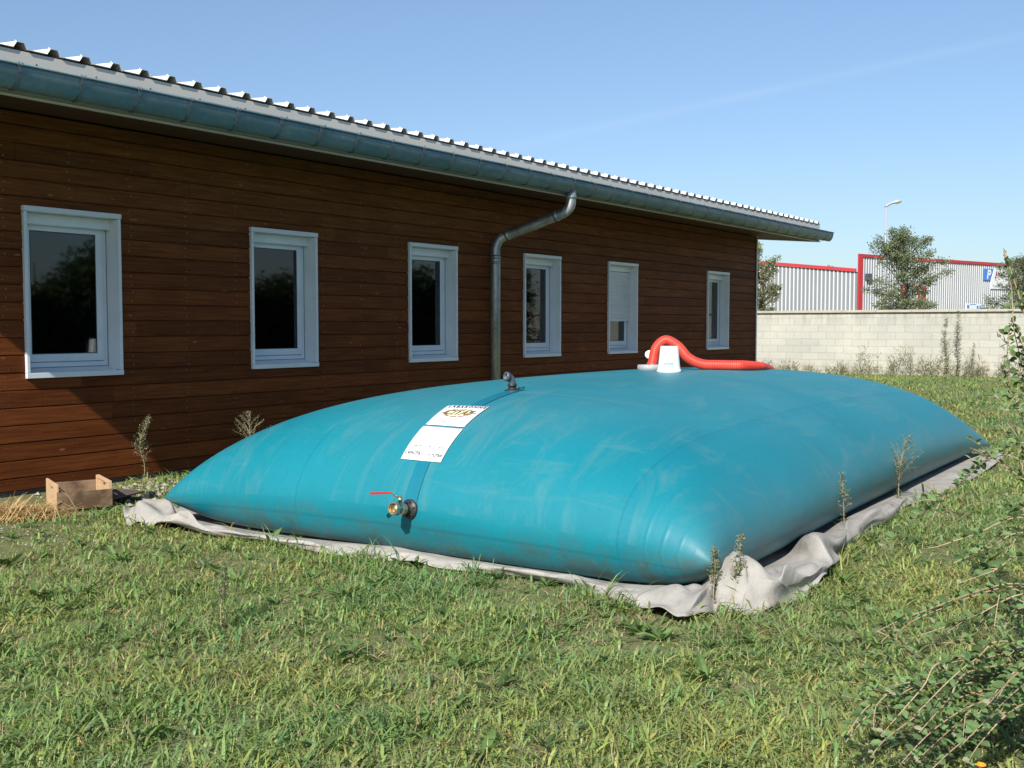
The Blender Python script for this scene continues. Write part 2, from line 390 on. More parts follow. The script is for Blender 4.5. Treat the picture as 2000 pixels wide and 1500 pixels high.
    c = t.mix(t.math('MULTIPLY', gm, 0.55), c, (0.165,0.185,0.18))
    # pinched folds next to the corners
    cu = t.ramp(t.math('ABSOLUTE', u), [(0.92, 0.0), (0.975, 1.0)]); cv = t.ramp(t.math('ABSOLUTE', v), [(0.70, 0.0), (0.82, 1.0), (0.93, 0.2)])
    wv = t.node('ShaderNodeTexWave'); wv.wave_type = 'BANDS'; wv.bands_direction = 'Y'; wv.inputs['Scale'].default_value = 2.6
    wv.inputs['Distortion'].default_value = 2.2; wv.inputs['Detail'].default_value = 1.0; wv.inputs['Detail Scale'].default_value = 0.6
    t.l.new(P, wv.inputs['Vector'])
    fold = t.math('MULTIPLY', t.math('POWER', wv.outputs['Fac'], 9.0), t.math('MULTIPLY', cu, cv))
    cu2 = t.ramp(t.math('ABSOLUTE', v), [(0.80, 0.0), (0.94, 1.0)]); cv2 = t.ramp(t.math('ABSOLUTE', u), [(0.78, 0.0), (0.87, 1.0), (0.98, 0.4)])
    wv2 = t.node('ShaderNodeTexWave'); wv2.wave_type = 'BANDS'; wv2.bands_direction = 'X'; wv2.inputs['Scale'].default_value = 2.8
    wv2.inputs['Distortion'].default_value = 2.0; wv2.inputs['Detail'].default_value = 1.0; t.l.new(P, wv2.inputs['Vector'])
    fold2 = t.math('MULTIPLY', t.math('POWER', wv2.outputs['Fac'], 9.0), t.math('MULTIPLY', t.math('MULTIPLY', cu2, cv2), 0.15))
    hgt = t.math('ADD', t.math('ADD', fold, fold2), t.math('MULTIPLY', lap, 0.35))
    nb = t.bump(hgt, 0.2, 0.014)
    nb = t.bump(t.noise(P, 2.2, 3), 0.12, 0.05, nb)
    nb = t.bump(t.noise(P, 120, 2), 0.05, 0.002, nb)
    rough = t.mix(film, (0.47,0.47,0.47), (0.66,0.66,0.66))
    t.bsdf(c, rough, 0.0, nb, 0.34); return t.m
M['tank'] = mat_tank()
M['band'] = simple('teal_band', (0.003,0.150,0.215), (0.005,0.17,0.24), 9, 0.42)
M['tealdark'] = simple('teal_corner', (0.004,0.14,0.21), (0.005,0.16,0.24), 9, 0.45)

def mat_felt():
    t = NT('grey_felt'); co = t.coord('Object')
    a = t.noise(co, 3.5, 5); b = t.noise(co, 160, 2); s = t.noise(t.coord('Object', (1,1,1)), 11, 5, 0.65)
    c = t.ramp(a, [(0.3, (0.31,0.29,0.265)), (0.7, (0.43,0.405,0.37))])
    c = t.mix(0.5, c, t.ramp(b, [(0.3, (0.8,0.8,0.8)), (0.7, (1.15,1.15,1.15))]), 'MULTIPLY')
    c = t.mix(t.ramp(s, [(0.52, 0.0), (0.72, 0.55)]), c, (0.22,0.185,0.13))
    nb = t.bump(b, 0.25, 0.002, t.bump(t.noise(co, 14, 4), 0.35, 0.02))
    t.bsdf(c, 0.92, 0.0, nb, 0.15); return t.m
M['felt'] = mat_felt()

def mat_hose():
    t = NT('red_hose'); co = t.coord('Object')
    c = t.ramp(t.noise(co, 9, 4), [(0.3, (0.62,0.045,0.025)), (0.7, (0.72,0.075,0.04))])
    t.bsdf(c, 0.42, 0.0, None, 0.5); return t.m
M['hose'] = mat_hose()

def mat_ground():
    t = NT('thin_soil_and_thatch'); co = t.coord('Object')
    a = t.noise(co, 0.55, 6, 0.62); b = t.noise(co, 9, 5, 0.65); e = t.noise(t.coord('Object', (1,1.6,1)), 70, 3, 0.7)
    c = t.ramp(a, [(0.32, (0.21,0.175,0.105)), (0.5, (0.175,0.195,0.082)), (0.68, (0.13,0.185,0.06))])
    c = t.mix(t.ramp(b, [(0.45, 0.0), (0.66, 0.7)]), c, (0.24,0.195,0.12))
    c = t.mix(0.7, c, t.ramp(e, [(0.3, (0.45,0.45,0.45)), (0.7, (1.45,1.45,1.4))]), 'MULTIPLY')
    t.bsdf(c, 0.95, 0.0, t.bump(e, 0.6, 0.02, t.bump(b, 0.5, 0.05)), 0.1); return t.m
M['ground'] = mat_ground()

def mat_blocks():
    t = NT('pale_concrete_blocks'); o = t.node('ShaderNodeTexCoord').outputs['Object']
    x, y, z = t.sep(o)
    wz = t.noise(t.coord('Object', (1,1.3,1.3)), 1.6, 4); wy = t.noise(t.coord('Object', (1,2,2), (0.4,0,0)), 1.4, 4)
    v = t.comb(t.math('ADD', y, t.math('MULTIPLY', wy, 0.10)), t.math('ADD', z, t.math('MULTIPLY', wz, 0.035)), 0.0)
    br = t.node('ShaderNodeTexBrick'); t.l.new(v, br.inputs['Vector'])
    br.inputs['Scale'].default_value = 1.0; br.inputs['Brick Width'].default_value = 0.5; br.inputs['Row Height'].default_value = 0.205
    br.inputs['Mortar Size'].default_value = 0.006; br.inputs['Mortar Smooth'].default_value = 0.2; br.inputs['Bias'].default_value = -0.1
    br.offset = 0.5; br.inputs['Color1'].default_value = (0.50,0.485,0.43,1); br.inputs['Color2'].default_value = (0.445,0.435,0.39,1)
    br.inputs['Mortar'].default_value = (0.35,0.335,0.29,1)
    c = br.outputs['Color']
    c = t.mix(0.6, c, t.ramp(t.noise(o, 0.9, 4), [(0.3, (0.82,0.83,0.84)), (0.7, (1.12,1.1,1.06))]), 'MULTIPLY')
    c = t.mix(0.5, c, t.ramp(t.noise(o, 45, 3), [(0.3, (0.82,0.82,0.82)), (0.7, (1.12,1.12,1.12))]), 'MULTIPLY')
    # rain streaks running down from under the coping, brown scum at the foot
    mp = t.node('ShaderNodeMapping'); mp.inputs['Scale'].default_value = (1, 5.0, 0.35); t.l.new(o, mp.inputs[0])
    st = t.math('MULTIPLY', t.ramp(t.noise(mp.outputs[0], 1.5, 4, 0.6), [(0.45, 0.0), (0.62, 0.6)]), t.ramp(t.math('DIVIDE', z, 1.85), [(0.72, 0.0), (0.97, 1.0)]))
    c = t.mix(st, c, (0.27,0.255,0.215))
    ft = t.math('MULTIPLY', t.ramp(t.noise(o, 4, 5, 0.65), [(0.4, 0.0), (0.65, 0.6)]), t.ramp(z, [(0.03, 1.0), (0.45, 0.0)]))
    c = t.mix(ft, c, (0.27,0.23,0.16))
    nb = t.bump(t.math('SUBTRACT', 1.0, br.outputs['Fac']), 0.5, 0.008, t.bump(t.noise(o, 60, 3), 0.3, 0.004))
    t.bsdf(c, 0.9, 0.0, nb, 0.2); return t.m
M['blocks'] = mat_blocks()
M['coping'] = simple('coping_stone', (0.50,0.46,0.37), (0.38,0.35,0.28), 3, 0.9, bump=0.3)
def mat_crate(name, c1, c2, stain):
    t = NT(name); co = t.coord('Object', (6,6,60)); g = t.noise(co, 1.0, 5, 0.6)
    c = t.ramp(g, [(0.3, c1), (0.7, c2)])
    s = t.noise(t.coord('Object', (1,1,1)), 6, 5, 0.6)
    c = t.mix(t.ramp(s, [(0.50 - stain*0.12, 0.0), (0.72 - stain*0.12, 0.9 if stain else 0.15)]), c, (0.085,0.05,0.028))
    t.bsdf(c, 0.75, 0.0, t.bump(g, 0.3, 0.002), 0.2); return t.m
M['crate_pale'] = mat_crate('pale_pine', (0.60,0.41,0.24), (0.50,0.33,0.19), 0)
M['crate_stained'] = mat_crate('stained_pine', (0.30,0.21,0.13), (0.22,0.15,0.09), 1)

# ---------------------------------------------------------------- measured positions, metres
TARP=[
((5.233,-1.332,0.000),(4.824,-1.660,0.030),(4.630,-1.820,0.000)),
((4.971,-1.870,0.000),(4.848,-1.788,0.130),(4.526,-2.078,0.000)),
((4.898,-2.198,0.000),(4.692,-2.326,0.080),(4.642,-2.306,0.000)),
((4.896,-2.533,0.000),(4.665,-2.762,0.050),(4.673,-2.726,0.000)),
((4.893,-3.005,0.000),(4.672,-3.253,0.050),(4.718,-3.201,0.000)),
((4.971,-3.500,0.000),(4.748,-3.725,0.050),(4.697,-3.819,0.000)),
((5.033,-3.977,0.000),(4.871,-4.164,0.050),(4.781,-4.283,0.000)),
((5.046,-4.460,0.000),(4.880,-4.593,0.040),(4.810,-4.649,0.000)),
((5.057,-4.906,0.000),(4.856,-5.050,0.050),(4.879,-5.033,0.000)),
((5.077,-5.246,0.000),(4.865,-5.382,0.050),(4.885,-5.353,0.000)),
((5.055,-5.591,0.000),(4.816,-5.728,0.050),(4.770,-5.725,0.000)),
((5.077,-5.859,0.000),(4.821,-6.021,0.080),(4.607,-6.105,0.020)),
((5.112,-6.021,0.000),(4.858,-6.213,0.100),(4.570,-6.245,0.040)),
((5.239,-6.049,0.000),(5.055,-6.168,0.160),(4.835,-6.280,0.000)),
((5.377,-6.044,0.000),(5.109,-6.292,0.240),(4.842,-6.371,0.000)),
((5.536,-6.063,0.000),(5.110,-6.443,0.160),(5.014,-6.484,0.000)),
((5.743,-6.096,0.000),(5.371,-6.463,0.100),(5.433,-6.511,0.000)),
((6.190,-6.071,0.000),(5.816,-6.455,0.100),(5.840,-6.511,0.060)),
((6.631,-6.034,0.000),(6.006,-6.341,0.200),(6.305,-6.391,0.020)),
((6.966,-6.013,0.000),(6.528,-6.331,0.100),(6.525,-6.340,0.000)),
((7.465,-5.981,0.000),(7.091,-6.227,0.100),(7.270,-6.257,0.000)),
((8.207,-5.926,0.000),(7.836,-6.226,0.100),(7.973,-6.242,0.000)),
((9.193,-5.872,0.000),(8.998,-6.071,0.030),(8.676,-6.179,0.000)),
((10.366,-5.814,0.000),(9.913,-6.107,0.030),(9.702,-6.243,0.000)),
((11.767,-5.807,0.000),(11.334,-6.098,0.040),(10.884,-6.241,0.000)),
((12.903,-5.817,0.000),(12.429,-6.044,0.060),(12.117,-6.207,0.020)),
]
BRANCH=[
[(3.620,-7.439,0.661),(3.837,-7.558,0.798),(4.246,-7.772,0.978)],
[(3.602,-7.584,0.681),(3.623,-7.614,0.685),(3.744,-7.696,0.713),(4.017,-7.818,0.737)],
[(3.543,-7.678,0.651),(3.719,-7.749,0.681),(3.906,-7.838,0.704)],
[(3.552,-7.695,0.589),(3.672,-7.775,0.618),(3.903,-7.840,0.635)],
[(3.196,-7.549,0.493),(3.380,-7.632,0.527),(3.771,-7.834,0.566)],
[(3.283,-7.588,0.471),(3.379,-7.633,0.512),(3.771,-7.834,0.557)],
[(3.370,-7.626,0.454),(3.575,-7.738,0.485),(3.789,-7.862,0.532)],
[(3.515,-7.824,0.504),(3.679,-7.882,0.512)],
[(3.198,-7.552,0.498),(3.230,-7.600,0.471),(3.314,-7.637,0.413),(3.566,-7.744,0.284)],
[(3.304,-7.705,0.463),(3.414,-7.774,0.444),(3.520,-7.840,0.410)],
[(3.126,-7.542,0.455),(3.219,-7.589,0.418),(3.398,-7.677,0.317)],
[(3.069,-7.548,0.441),(3.216,-7.591,0.357),(3.415,-7.703,0.301)],
[(3.022,-7.488,0.382),(3.122,-7.545,0.358),(3.197,-7.567,0.319),(3.414,-7.705,0.262)],
[(3.033,-7.507,0.341),(3.128,-7.558,0.306),(3.316,-7.655,0.256)],
[(3.115,-7.620,0.368),(3.217,-7.678,0.366),(3.308,-7.721,0.342),(3.513,-7.845,0.262)],
[(3.297,-7.701,0.395),(3.341,-7.762,0.410),(3.420,-7.788,0.395),(3.610,-7.882,0.395)],
[(2.938,-7.554,0.266),(3.074,-7.568,0.309),(3.232,-7.617,0.319)],
[(2.980,-7.612,0.280),(3.094,-7.595,0.324),(3.259,-7.653,0.334)],
[(2.992,-7.629,0.263),(3.165,-7.692,0.360),(3.315,-7.725,0.410)],
[(2.923,-7.623,0.222),(3.008,-7.653,0.266),(3.310,-7.729,0.289)],
[(3.054,-7.716,0.273),(3.206,-7.753,0.324),(3.358,-7.788,0.380)],
[(2.971,-7.692,0.208),(3.135,-7.744,0.269),(3.371,-7.815,0.289)],
[(3.177,-7.882,0.351),(3.456,-7.923,0.410)],
[(3.184,-7.894,0.323),(3.453,-7.925,0.350)],
[(3.024,-7.851,0.229),(3.156,-7.861,0.252),(3.325,-7.921,0.309)],
[(3.911,-7.646,0.982),(3.966,-7.692,0.953),(4.057,-7.719,0.917)],
[(4.184,-7.669,1.142),(4.340,-7.717,1.135),(4.396,-7.794,1.146)],
[(4.203,-7.700,1.097),(4.361,-7.749,1.116)],
[(4.119,-7.755,1.105),(4.249,-7.770,1.042)],
]
SHOOT=[
[(4.951,-7.548,1.043),(4.972,-7.565,1.174),(4.919,-7.564,1.305),(4.889,-7.602,1.391)],
[(4.983,-7.592,1.043),(4.999,-7.595,1.261),(4.883,-7.593,1.391),(4.885,-7.579,1.562),(4.878,-7.557,1.689)],
[(4.983,-7.592,1.043),(5.009,-7.614,1.217),(4.920,-7.645,1.391),(4.916,-7.627,1.519)],
]
# ---------------------------------------------------------------- ground
def ground():
    xs = np.unique(np.concatenate([np.linspace(-600, -12, 12), np.linspace(-12, 40, 105), np.linspace(40, 900, 20)]))
    ys = np.unique(np.concatenate([np.linspace(-600, -20, 12), np.linspace(-20, 14, 69), np.linspace(14, 700, 16)]))
    X, Y = np.meshgrid(xs, ys, indexing='ij')
    Z = 0.018*np.sin(X*0.9+1.3)*np.sin(Y*1.1) + 0.012*np.sin(X*2.3+Y*1.7)
    Z *= np.clip((-0.6 - Y)/1.5, 0, 1)*np.clip((40-X)/8, 0, 1)
    # level bed where the tank lies
    bed = np.clip(1 - np.maximum(np.maximum(4.6-X, X-12.6), np.maximum(-6.4-Y, Y+1.6))/0.6, 0, 1); Z = Z*(1-bed) - 0.012
    n, m = X.shape; idx = np.arange(n*m).reshape(n, m)
    q = np.stack([idx[:-1, :-1], idx[1:, :-1], idx[1:, 1:], idx[:-1, 1:]], -1).reshape(-1, 4)
    o = np_mesh('ground', np.stack([X, Y, Z], -1).reshape(-1, 3), np.full(len(q), 4), q.ravel(), M['ground'], smooth=True)
    tag(o, kind='structure'); return o
ground()
def gz(X, Y):
    Z = 0.018*np.sin(X*0.9+1.3)*np.sin(Y*1.1) + 0.012*np.sin(X*2.3+Y*1.7)
    Z = Z*np.clip((-0.6 - Y)/1.5, 0, 1)*np.clip((40-X)/8, 0, 1)
    bed = np.clip(1 - np.maximum(np.maximum(4.6-X, X-12.6), np.maximum(-6.4-Y, Y+1.6))/0.6, 0, 1)
    return Z*(1-bed) - 0.012

# ---------------------------------------------------------------- timber building
BX0, BX1 = 3.30, 20.32          # end walls
RX0, RX1 = 2.62, 21.06          # roof edges
WIN = [4.975, 7.395, 9.825, 12.225, 14.510, 18.05]; WW, WZ0, WZ1 = 0.915, 0.960, 2.392
SLOPE = 0.086; BY1 = 9.0
def zr(y): return 3.069 + (y + 1.0)*SLOPE                    # underside of the eaves
bld = thing('timber_building', (12.0, 0.0, 0.0), 'long single-storey timber-clad building with six narrow white windows and a ribbed metal roof', 'building')
def siding():
    mb = MB(); pitch = 0.1455; z = 0.030; courses = [(0.030, 0.135)]
    z = 0.135
    while z < zr(0) - 0.005: courses.append((z, min(z + pitch, zr(0)))); z += pitch
    gap, bev, dep = 0.0075, 0.007, 0.016
    def piece(x0, x1, zl, zh, bot, top):
        a = zl + (gap if bot else 0); b = zh - (bev if top else 0); j = random.uniform(-0.0015, 0.0015)
        k_ = j - 0.0015; vs = [(x0,dep,a),(x1,dep,a),(x1,k_,a),(x0,k_,a),(x1,j,b),(x0,j,b)]
        fs = [(0,1,2,3),(3,2,4,5)]
        if top: vs += [(x1,bev,zh),(x0,bev,zh),(x1,dep,zh),(x0,dep,zh)]; fs += [(5,4,6,7),(7,6,8,9)]
        if bot: vs += [(x0,dep+0.001,zl),(x1,dep+0.001,zl),(x1,dep+0.001,a),(x0,dep+0.001,a)]; k=len(vs)-4; fs += [(k,k+1,k+2,k+3)]
        mb.add(vs, fs)
        # plank ends
        mb.add([(x0,k_,a),(x0,dep,a),(x0,dep,b),(x0,j,b)], [(0,1,2,3)]); mb.add([(x1,k_,a),(x1,dep,a),(x1,dep,b),(x1,j,b)], [(0,3,2,1)])
    def run(x0, x1, zl, zh, bot, top, seed):
        r = random.Random(seed); x = x0 - r.uniform(0, 3.5); cuts = []
        while x < x1:
            if x > x0 + 0.3 and x < x1 - 0.3: cuts.append(x)
            x += 4.0
        e = [x0] + cuts + [x1]
        for a, b in zip(e[:-1], e[1:]): piece(a + (0.003 if a != x0 else 0), b, zl, zh, bot, top)
    for k, (zl, zh) in enumerate(courses):
        if zh <= WZ0 or zl >= WZ1: run(BX0, BX1, zl, zh, True, True, k)
        else:
            xs = [BX0]
            for w in WIN: xs += [w, w + WW]
            xs.append(BX1)
            for i in range(0, len(xs), 2): run(xs[i], xs[i+1], zl, zh, True, True, k*31 + i)
            for w in WIN:
                if zl < WZ0 < zh: run(w, w + WW, zl, WZ0, True, False, k)
                if zl < WZ1 < zh: run(w, w + WW, WZ1, zh, False, True, k)
        # nail heads
        x = BX0 + 0.3 + (k % 2)*0.02
        while x < BX1 - 0.1:
            if not any(w - 0.02 < x < w + WW + 0.02 for w in WIN) or zh <= WZ0 or zl >= WZ1:
                for zz in (zl + 0.035, zh - 0.035):
                    if random.random() < 0.8:
                        xx = x + random.uniform(-0.012, 0.012); zq = zz + random.uniform(-0.008, 0.008)
                        mb.add([(xx+0.0048*math.cos(a), -0.0045, zq+0.0048*math.sin(a)) for a in (0,1.05,2.1,3.14,4.19,5.24)], [(0,1,2,3,4,5)], 1)
            x += 0.6
    return mb
sd = siding()
sd.build('wall', [M['siding'], M['screw']], bld)
# gable ends and rear wall, the same planks seen edge on
mb = MB()
for x0, x1 in ((BX0, BX0+0.12), (BX1-0.12, BX1)):
    vs = []
    for x in (x0, x1): vs += [(x,0.03,0.03),(x,BY1,0.03),(x,BY1,zr(BY1)),(x,0.03,zr(0.03))]
    mb.add(vs, [(0,1,2,3),(7,6,5,4),(0,4,5,1),(1,5,6,2),(2,6,7,3),(3,7,4,0)])
mb.box((BX0+0.12, BY1-0.12, 0.03), (BX1-0.12, BY1, zr(BY1-0.12)))
mb.build('gable_wall', M['siding'], bld)
# dim room shell behind the windows
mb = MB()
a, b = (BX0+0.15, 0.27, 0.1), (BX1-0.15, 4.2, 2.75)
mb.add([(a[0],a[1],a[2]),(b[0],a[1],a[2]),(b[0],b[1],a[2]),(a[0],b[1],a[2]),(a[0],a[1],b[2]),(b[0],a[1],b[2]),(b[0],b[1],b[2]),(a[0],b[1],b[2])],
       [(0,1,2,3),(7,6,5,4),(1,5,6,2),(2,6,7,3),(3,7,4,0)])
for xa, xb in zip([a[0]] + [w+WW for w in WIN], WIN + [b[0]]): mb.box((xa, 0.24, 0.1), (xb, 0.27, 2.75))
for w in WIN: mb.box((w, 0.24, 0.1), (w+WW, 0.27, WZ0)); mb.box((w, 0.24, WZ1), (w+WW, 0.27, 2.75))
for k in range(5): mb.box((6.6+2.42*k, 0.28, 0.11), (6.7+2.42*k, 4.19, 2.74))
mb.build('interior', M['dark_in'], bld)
mb = MB(); mb.box((BX0+0.02, 0.035, -0.3), (BX1-0.02, 0.2, 0.028)); mb.build('plinth', M['cplinth'], bld)
mb = MB(); mb.box((BX1+0.001, -0.018, 0.0), (BX1+0.012, 0.05, zr(0)-0.002)); mb.box((BX1-0.035, -0.018, 0.0), (BX1, -0.0135, zr(0)-0.002))
mb.build('corner_trim', M['white_alu'], bld)
# soffit: the boarded underside of the roof, sloping
mb = MB()
ya, yb = -0.975, BY1 + 0.5
vs = []
for x in (RX0+0.03, RX1-0.03): vs += [(x,ya,zr(ya)+0.012),(x,yb,zr(yb)+0.012),(x,yb,zr(yb)+0.05),(x,ya,zr(ya)+0.05)]
mb.add(vs, [(0,1,2,3),(7,6,5,4),(0,4,5,1),(1,5,6,2),(2,6,7,3),(3,7,4,0)])
mb.build('soffit', M['soffit'], bld)
# fascia: a folded metal strip along the eaves, and bargeboards on the gables
mb = MB()
mb.box((RX0, -1.004, 3.060), (RX1, -0.977, 3.385)); mb.box((RX0, -1.03, 3.052), (RX1, -0.977, 3.060))
for x0, x1 in ((RX0-0.02, RX0+0.004), (RX1-0.004, RX1+0.02)):
    vs = []
    for x in (x0, x1): vs += [(x,-0.99,zr(-0.99)-0.02),(x,yb,zr(yb)-0.02),(x,yb,zr(yb)+0.34),(x,-0.99,zr(-0.99)+0.335)]
    mb.add(vs, [(0,1,2,3),(7,6,5,4),(0,4,5,1),(1,5,6,2),(2,6,7,3),(3,7,4,0)])
x = 4.53
while x > RX0: x -= 0.49
while x < RX1 - 0.1:                                           # clip heads on the fascia
    mb.lathe((x, -1.004, 3.308), (0,-1,0), [(0, 0.008), (0.006, 0.008), (0.008, 0.004)], 6, 1, False); x += 0.49
mb.build('fascia', [M['fascia'], M['screw']], bld)
# ribbed roof sheet
mb = MB(); P = 0.2625; prof = []
x = 4.46 - 0.11
while x > RX0 - 0.02: x -= P
cross = [(RX0-0.03, 0.0)]
while x < RX1:
    for dx, dz in ((0.0, 0.0), (0.028, 0.044), (0.082, 0.044), (0.11, 0.0)):
        if RX0-0.03 < x + dx < RX1 + 0.03: cross.append((x + dx, dz))
    x += P
cross.append((RX1+0.03, 0.0))
for k, y in enumerate((-1.018, BY1+0.55)):
    z0 = zr(y) + 0.335
    if k == 0: base = []
    base += [(cx_, y, z0 + dz) for cx_, dz in cross]
n = len(cross)
under = [(a_, b_, c_ - 0.004) for a_, b_, c_ in base]
mb.add(base + under, [(i, i+1, n+i+1, n+i) for i in range(n-1)] + [(2*n+i, 3*n+i, 3*n+i+1, 2*n+i+1) for i in range(n-1)] + [(i, 2*n+i, 2*n+i+1, i+1) for i in range(n-1)])
x = 4.46 - 0.055
while x > RX0 + 0.1: x -= P
x += P
while x < RX1 - 0.03:
    for y in (-0.955, 0.6, 2.2):
        mb.lathe((x, y, zr(y)+0.335+0.044), (0,0,1), [(0, 0.013), (0.004, 0.013), (0.006, 0.007), (0.016, 0.007)], 8, 0, False)
    x += P
roof = mb.build('roof', M['roof'], bld)
# gutter: half round trough with a rolled lip, hung in brackets
GX0, GX1, GY, GZ, GR = RX0 - 0.1, 21.30, -1.105, 3.238, 0.094
mb = MB(); S = 16; outer = []; inner = []
for i in range(S + 1):
    a = PI + PI*i/S; q = (GY + GR*math.cos(a), GZ + (GR*1.76)*math.sin(a)*(1.0)); outer.append(q)
    inner.append((GY + (GR-0.004)*math.cos(a), GZ + (GR*1.76-0.004)*math.sin(a)))
xs_ = np.linspace(GX0, GX1, 40); ring = outer + inner[::-1]; nr = len(ring); vs = []; fs = []
for x in xs_: vs += [(x, y, z) for y, z in ring]
for i in range(len(xs_)-1):
    for k in range(nr): k2 = (k+1) % nr; fs.append((i*nr+k, i*nr+k2, (i+1)*nr+k2, (i+1)*nr+k))
mb.add(vs, fs, 0, True)
for x in (GX0, GX1 - 0.004):                                   # stop ends
    mb.add([(x, y, z) for y, z in outer] + [(x+0.004, y, z) for y, z in outer], [tuple(range(S+1)), tuple(reversed(range(S+1, 2*S+2)))] + [(i, i+1, S+2+i, S+1+i) for i in range(S)])
mb.tube([(GX0, GY-GR-0.003, GZ+0.004), (GX1, GY-GR-0.003, GZ+0.004)], 0.0095, 10)
gut = mb.build('gutter', M['zinc'], bld)
def bracket(x, first=[None]):
    if first[0] is None:
        mb = MB(); pr = []
        for i in range(11):
            a = PI + PI*i/10*0.93; pr.append((GY + (GR+0.0065)*math.cos(a), GZ + (GR*1.76+0.0075)*math.sin(a)))
        vs = []; w = 0.015
        for y, z in pr: vs += [(x-w, y, z), (x+w, y, z)]
        for y, z in pr: vs += [(x-w, GY+(y-GY)*0.975, GZ+(z-GZ)*0.975), (x+w, GY+(y-GY)*0.975, GZ+(z-GZ)*0.975)]
        N = len(pr)
        mb.add(vs, [(2*i, 2*i+1, 2*i+3, 2*i+2) for i in range(N-1)] + [(2*i, 2*i+2, 2*N+2*i+2, 2*N+2*i) for i in range(N-1)] + [(2*i+1, 2*N+2*i+1, 2*N+2*i+3, 2*i+3) for i in range(N-1)])
        mb.obox((x-0.018, GY-GR-0.012, GZ+0.012), (0.009,0,0), (0,0.028,0.002), (0,0,0.004), 1); mb.obox((x+0.009, GY-GR-0.012, GZ+0.012), (0.009,0,0), (0,0.028,0.002), (0,0,0.004), 1)
        mb.obox((x-0.018, GY-GR-0.0145, GZ-0.006), (0.009,0,0), (0,0.0025,0), (0,0,0.022), 1); mb.obox((x+0.009, GY-GR-0.0145, GZ-0.006), (0.009,0,0), (0,0.0025,0), (0,0,0.022), 1)
        first[0] = (mb.build('bracket', [M['strap'], M['pipe']], gut), x)
    else:
        o, x0 = first[0]; c = o.copy(); COL.objects.link(c); c.parent = gut; c.location.x = o.location.x + (x - x0)
x = 4.285
while x > GX0 + 0.1: x -= 0.49
x += 0.49
while x < GX1 - 0.05: bracket(x); x += 0.49
# downpipe with a swan neck back to the wall
DX = 11.45; PR = 0.064
path = [(11.70, GY, 3.12), (11.70, GY, 3.0)] + catmull([(11.70, GY, 3.0), (11.695, GY+0.015, 2.90), (11.68, GY+0.10, 2.83)], 5)[1:] + \
       [(11.61, -0.62, 2.70), (11.545, -0.32, 2.605)] + catmull([(11.52, -0.22, 2.575), (11.48, -0.135, 2.52), (DX, -0.10, 2.42)], 5) + [(DX, -0.098, 2.25), (DX, -0.098, 0.02)]
mb = MB(); mb.tube(path, PR, 20)
for c_, ax in (((11.70, GY, 3.005), (0,0,1)), ((11.665, -0.93, 2.806), (-0.16,0.93,-0.33)), ((11.53, -0.265, 2.588), (-0.2,0.92,-0.3)), ((DX, -0.098, 2.27), (0,0,1))):
    mb.lathe(c_, ax, [(0, PR+0.001), (0, PR+0.006), (0.05, PR+0.005), (0.05, PR+0.001)], 20, 0, True, False)
dp = mb.build('downpipe', M['pipe'], bld)
mb = MB(); mb.lathe((DX, -0.098, 2.205), (0,0,1), [(0, PR+0.001), (0, PR+0.008), (0.03, PR+0.008), (0.03, PR+0.001)], 20, 0, True, False)
mb.obox((DX-0.012, -0.04, 2.21), (0.024,0,0), (0,0.05,0), (0,0,0.02)); mb.build('pipe_clip', M['pipe'], dp)

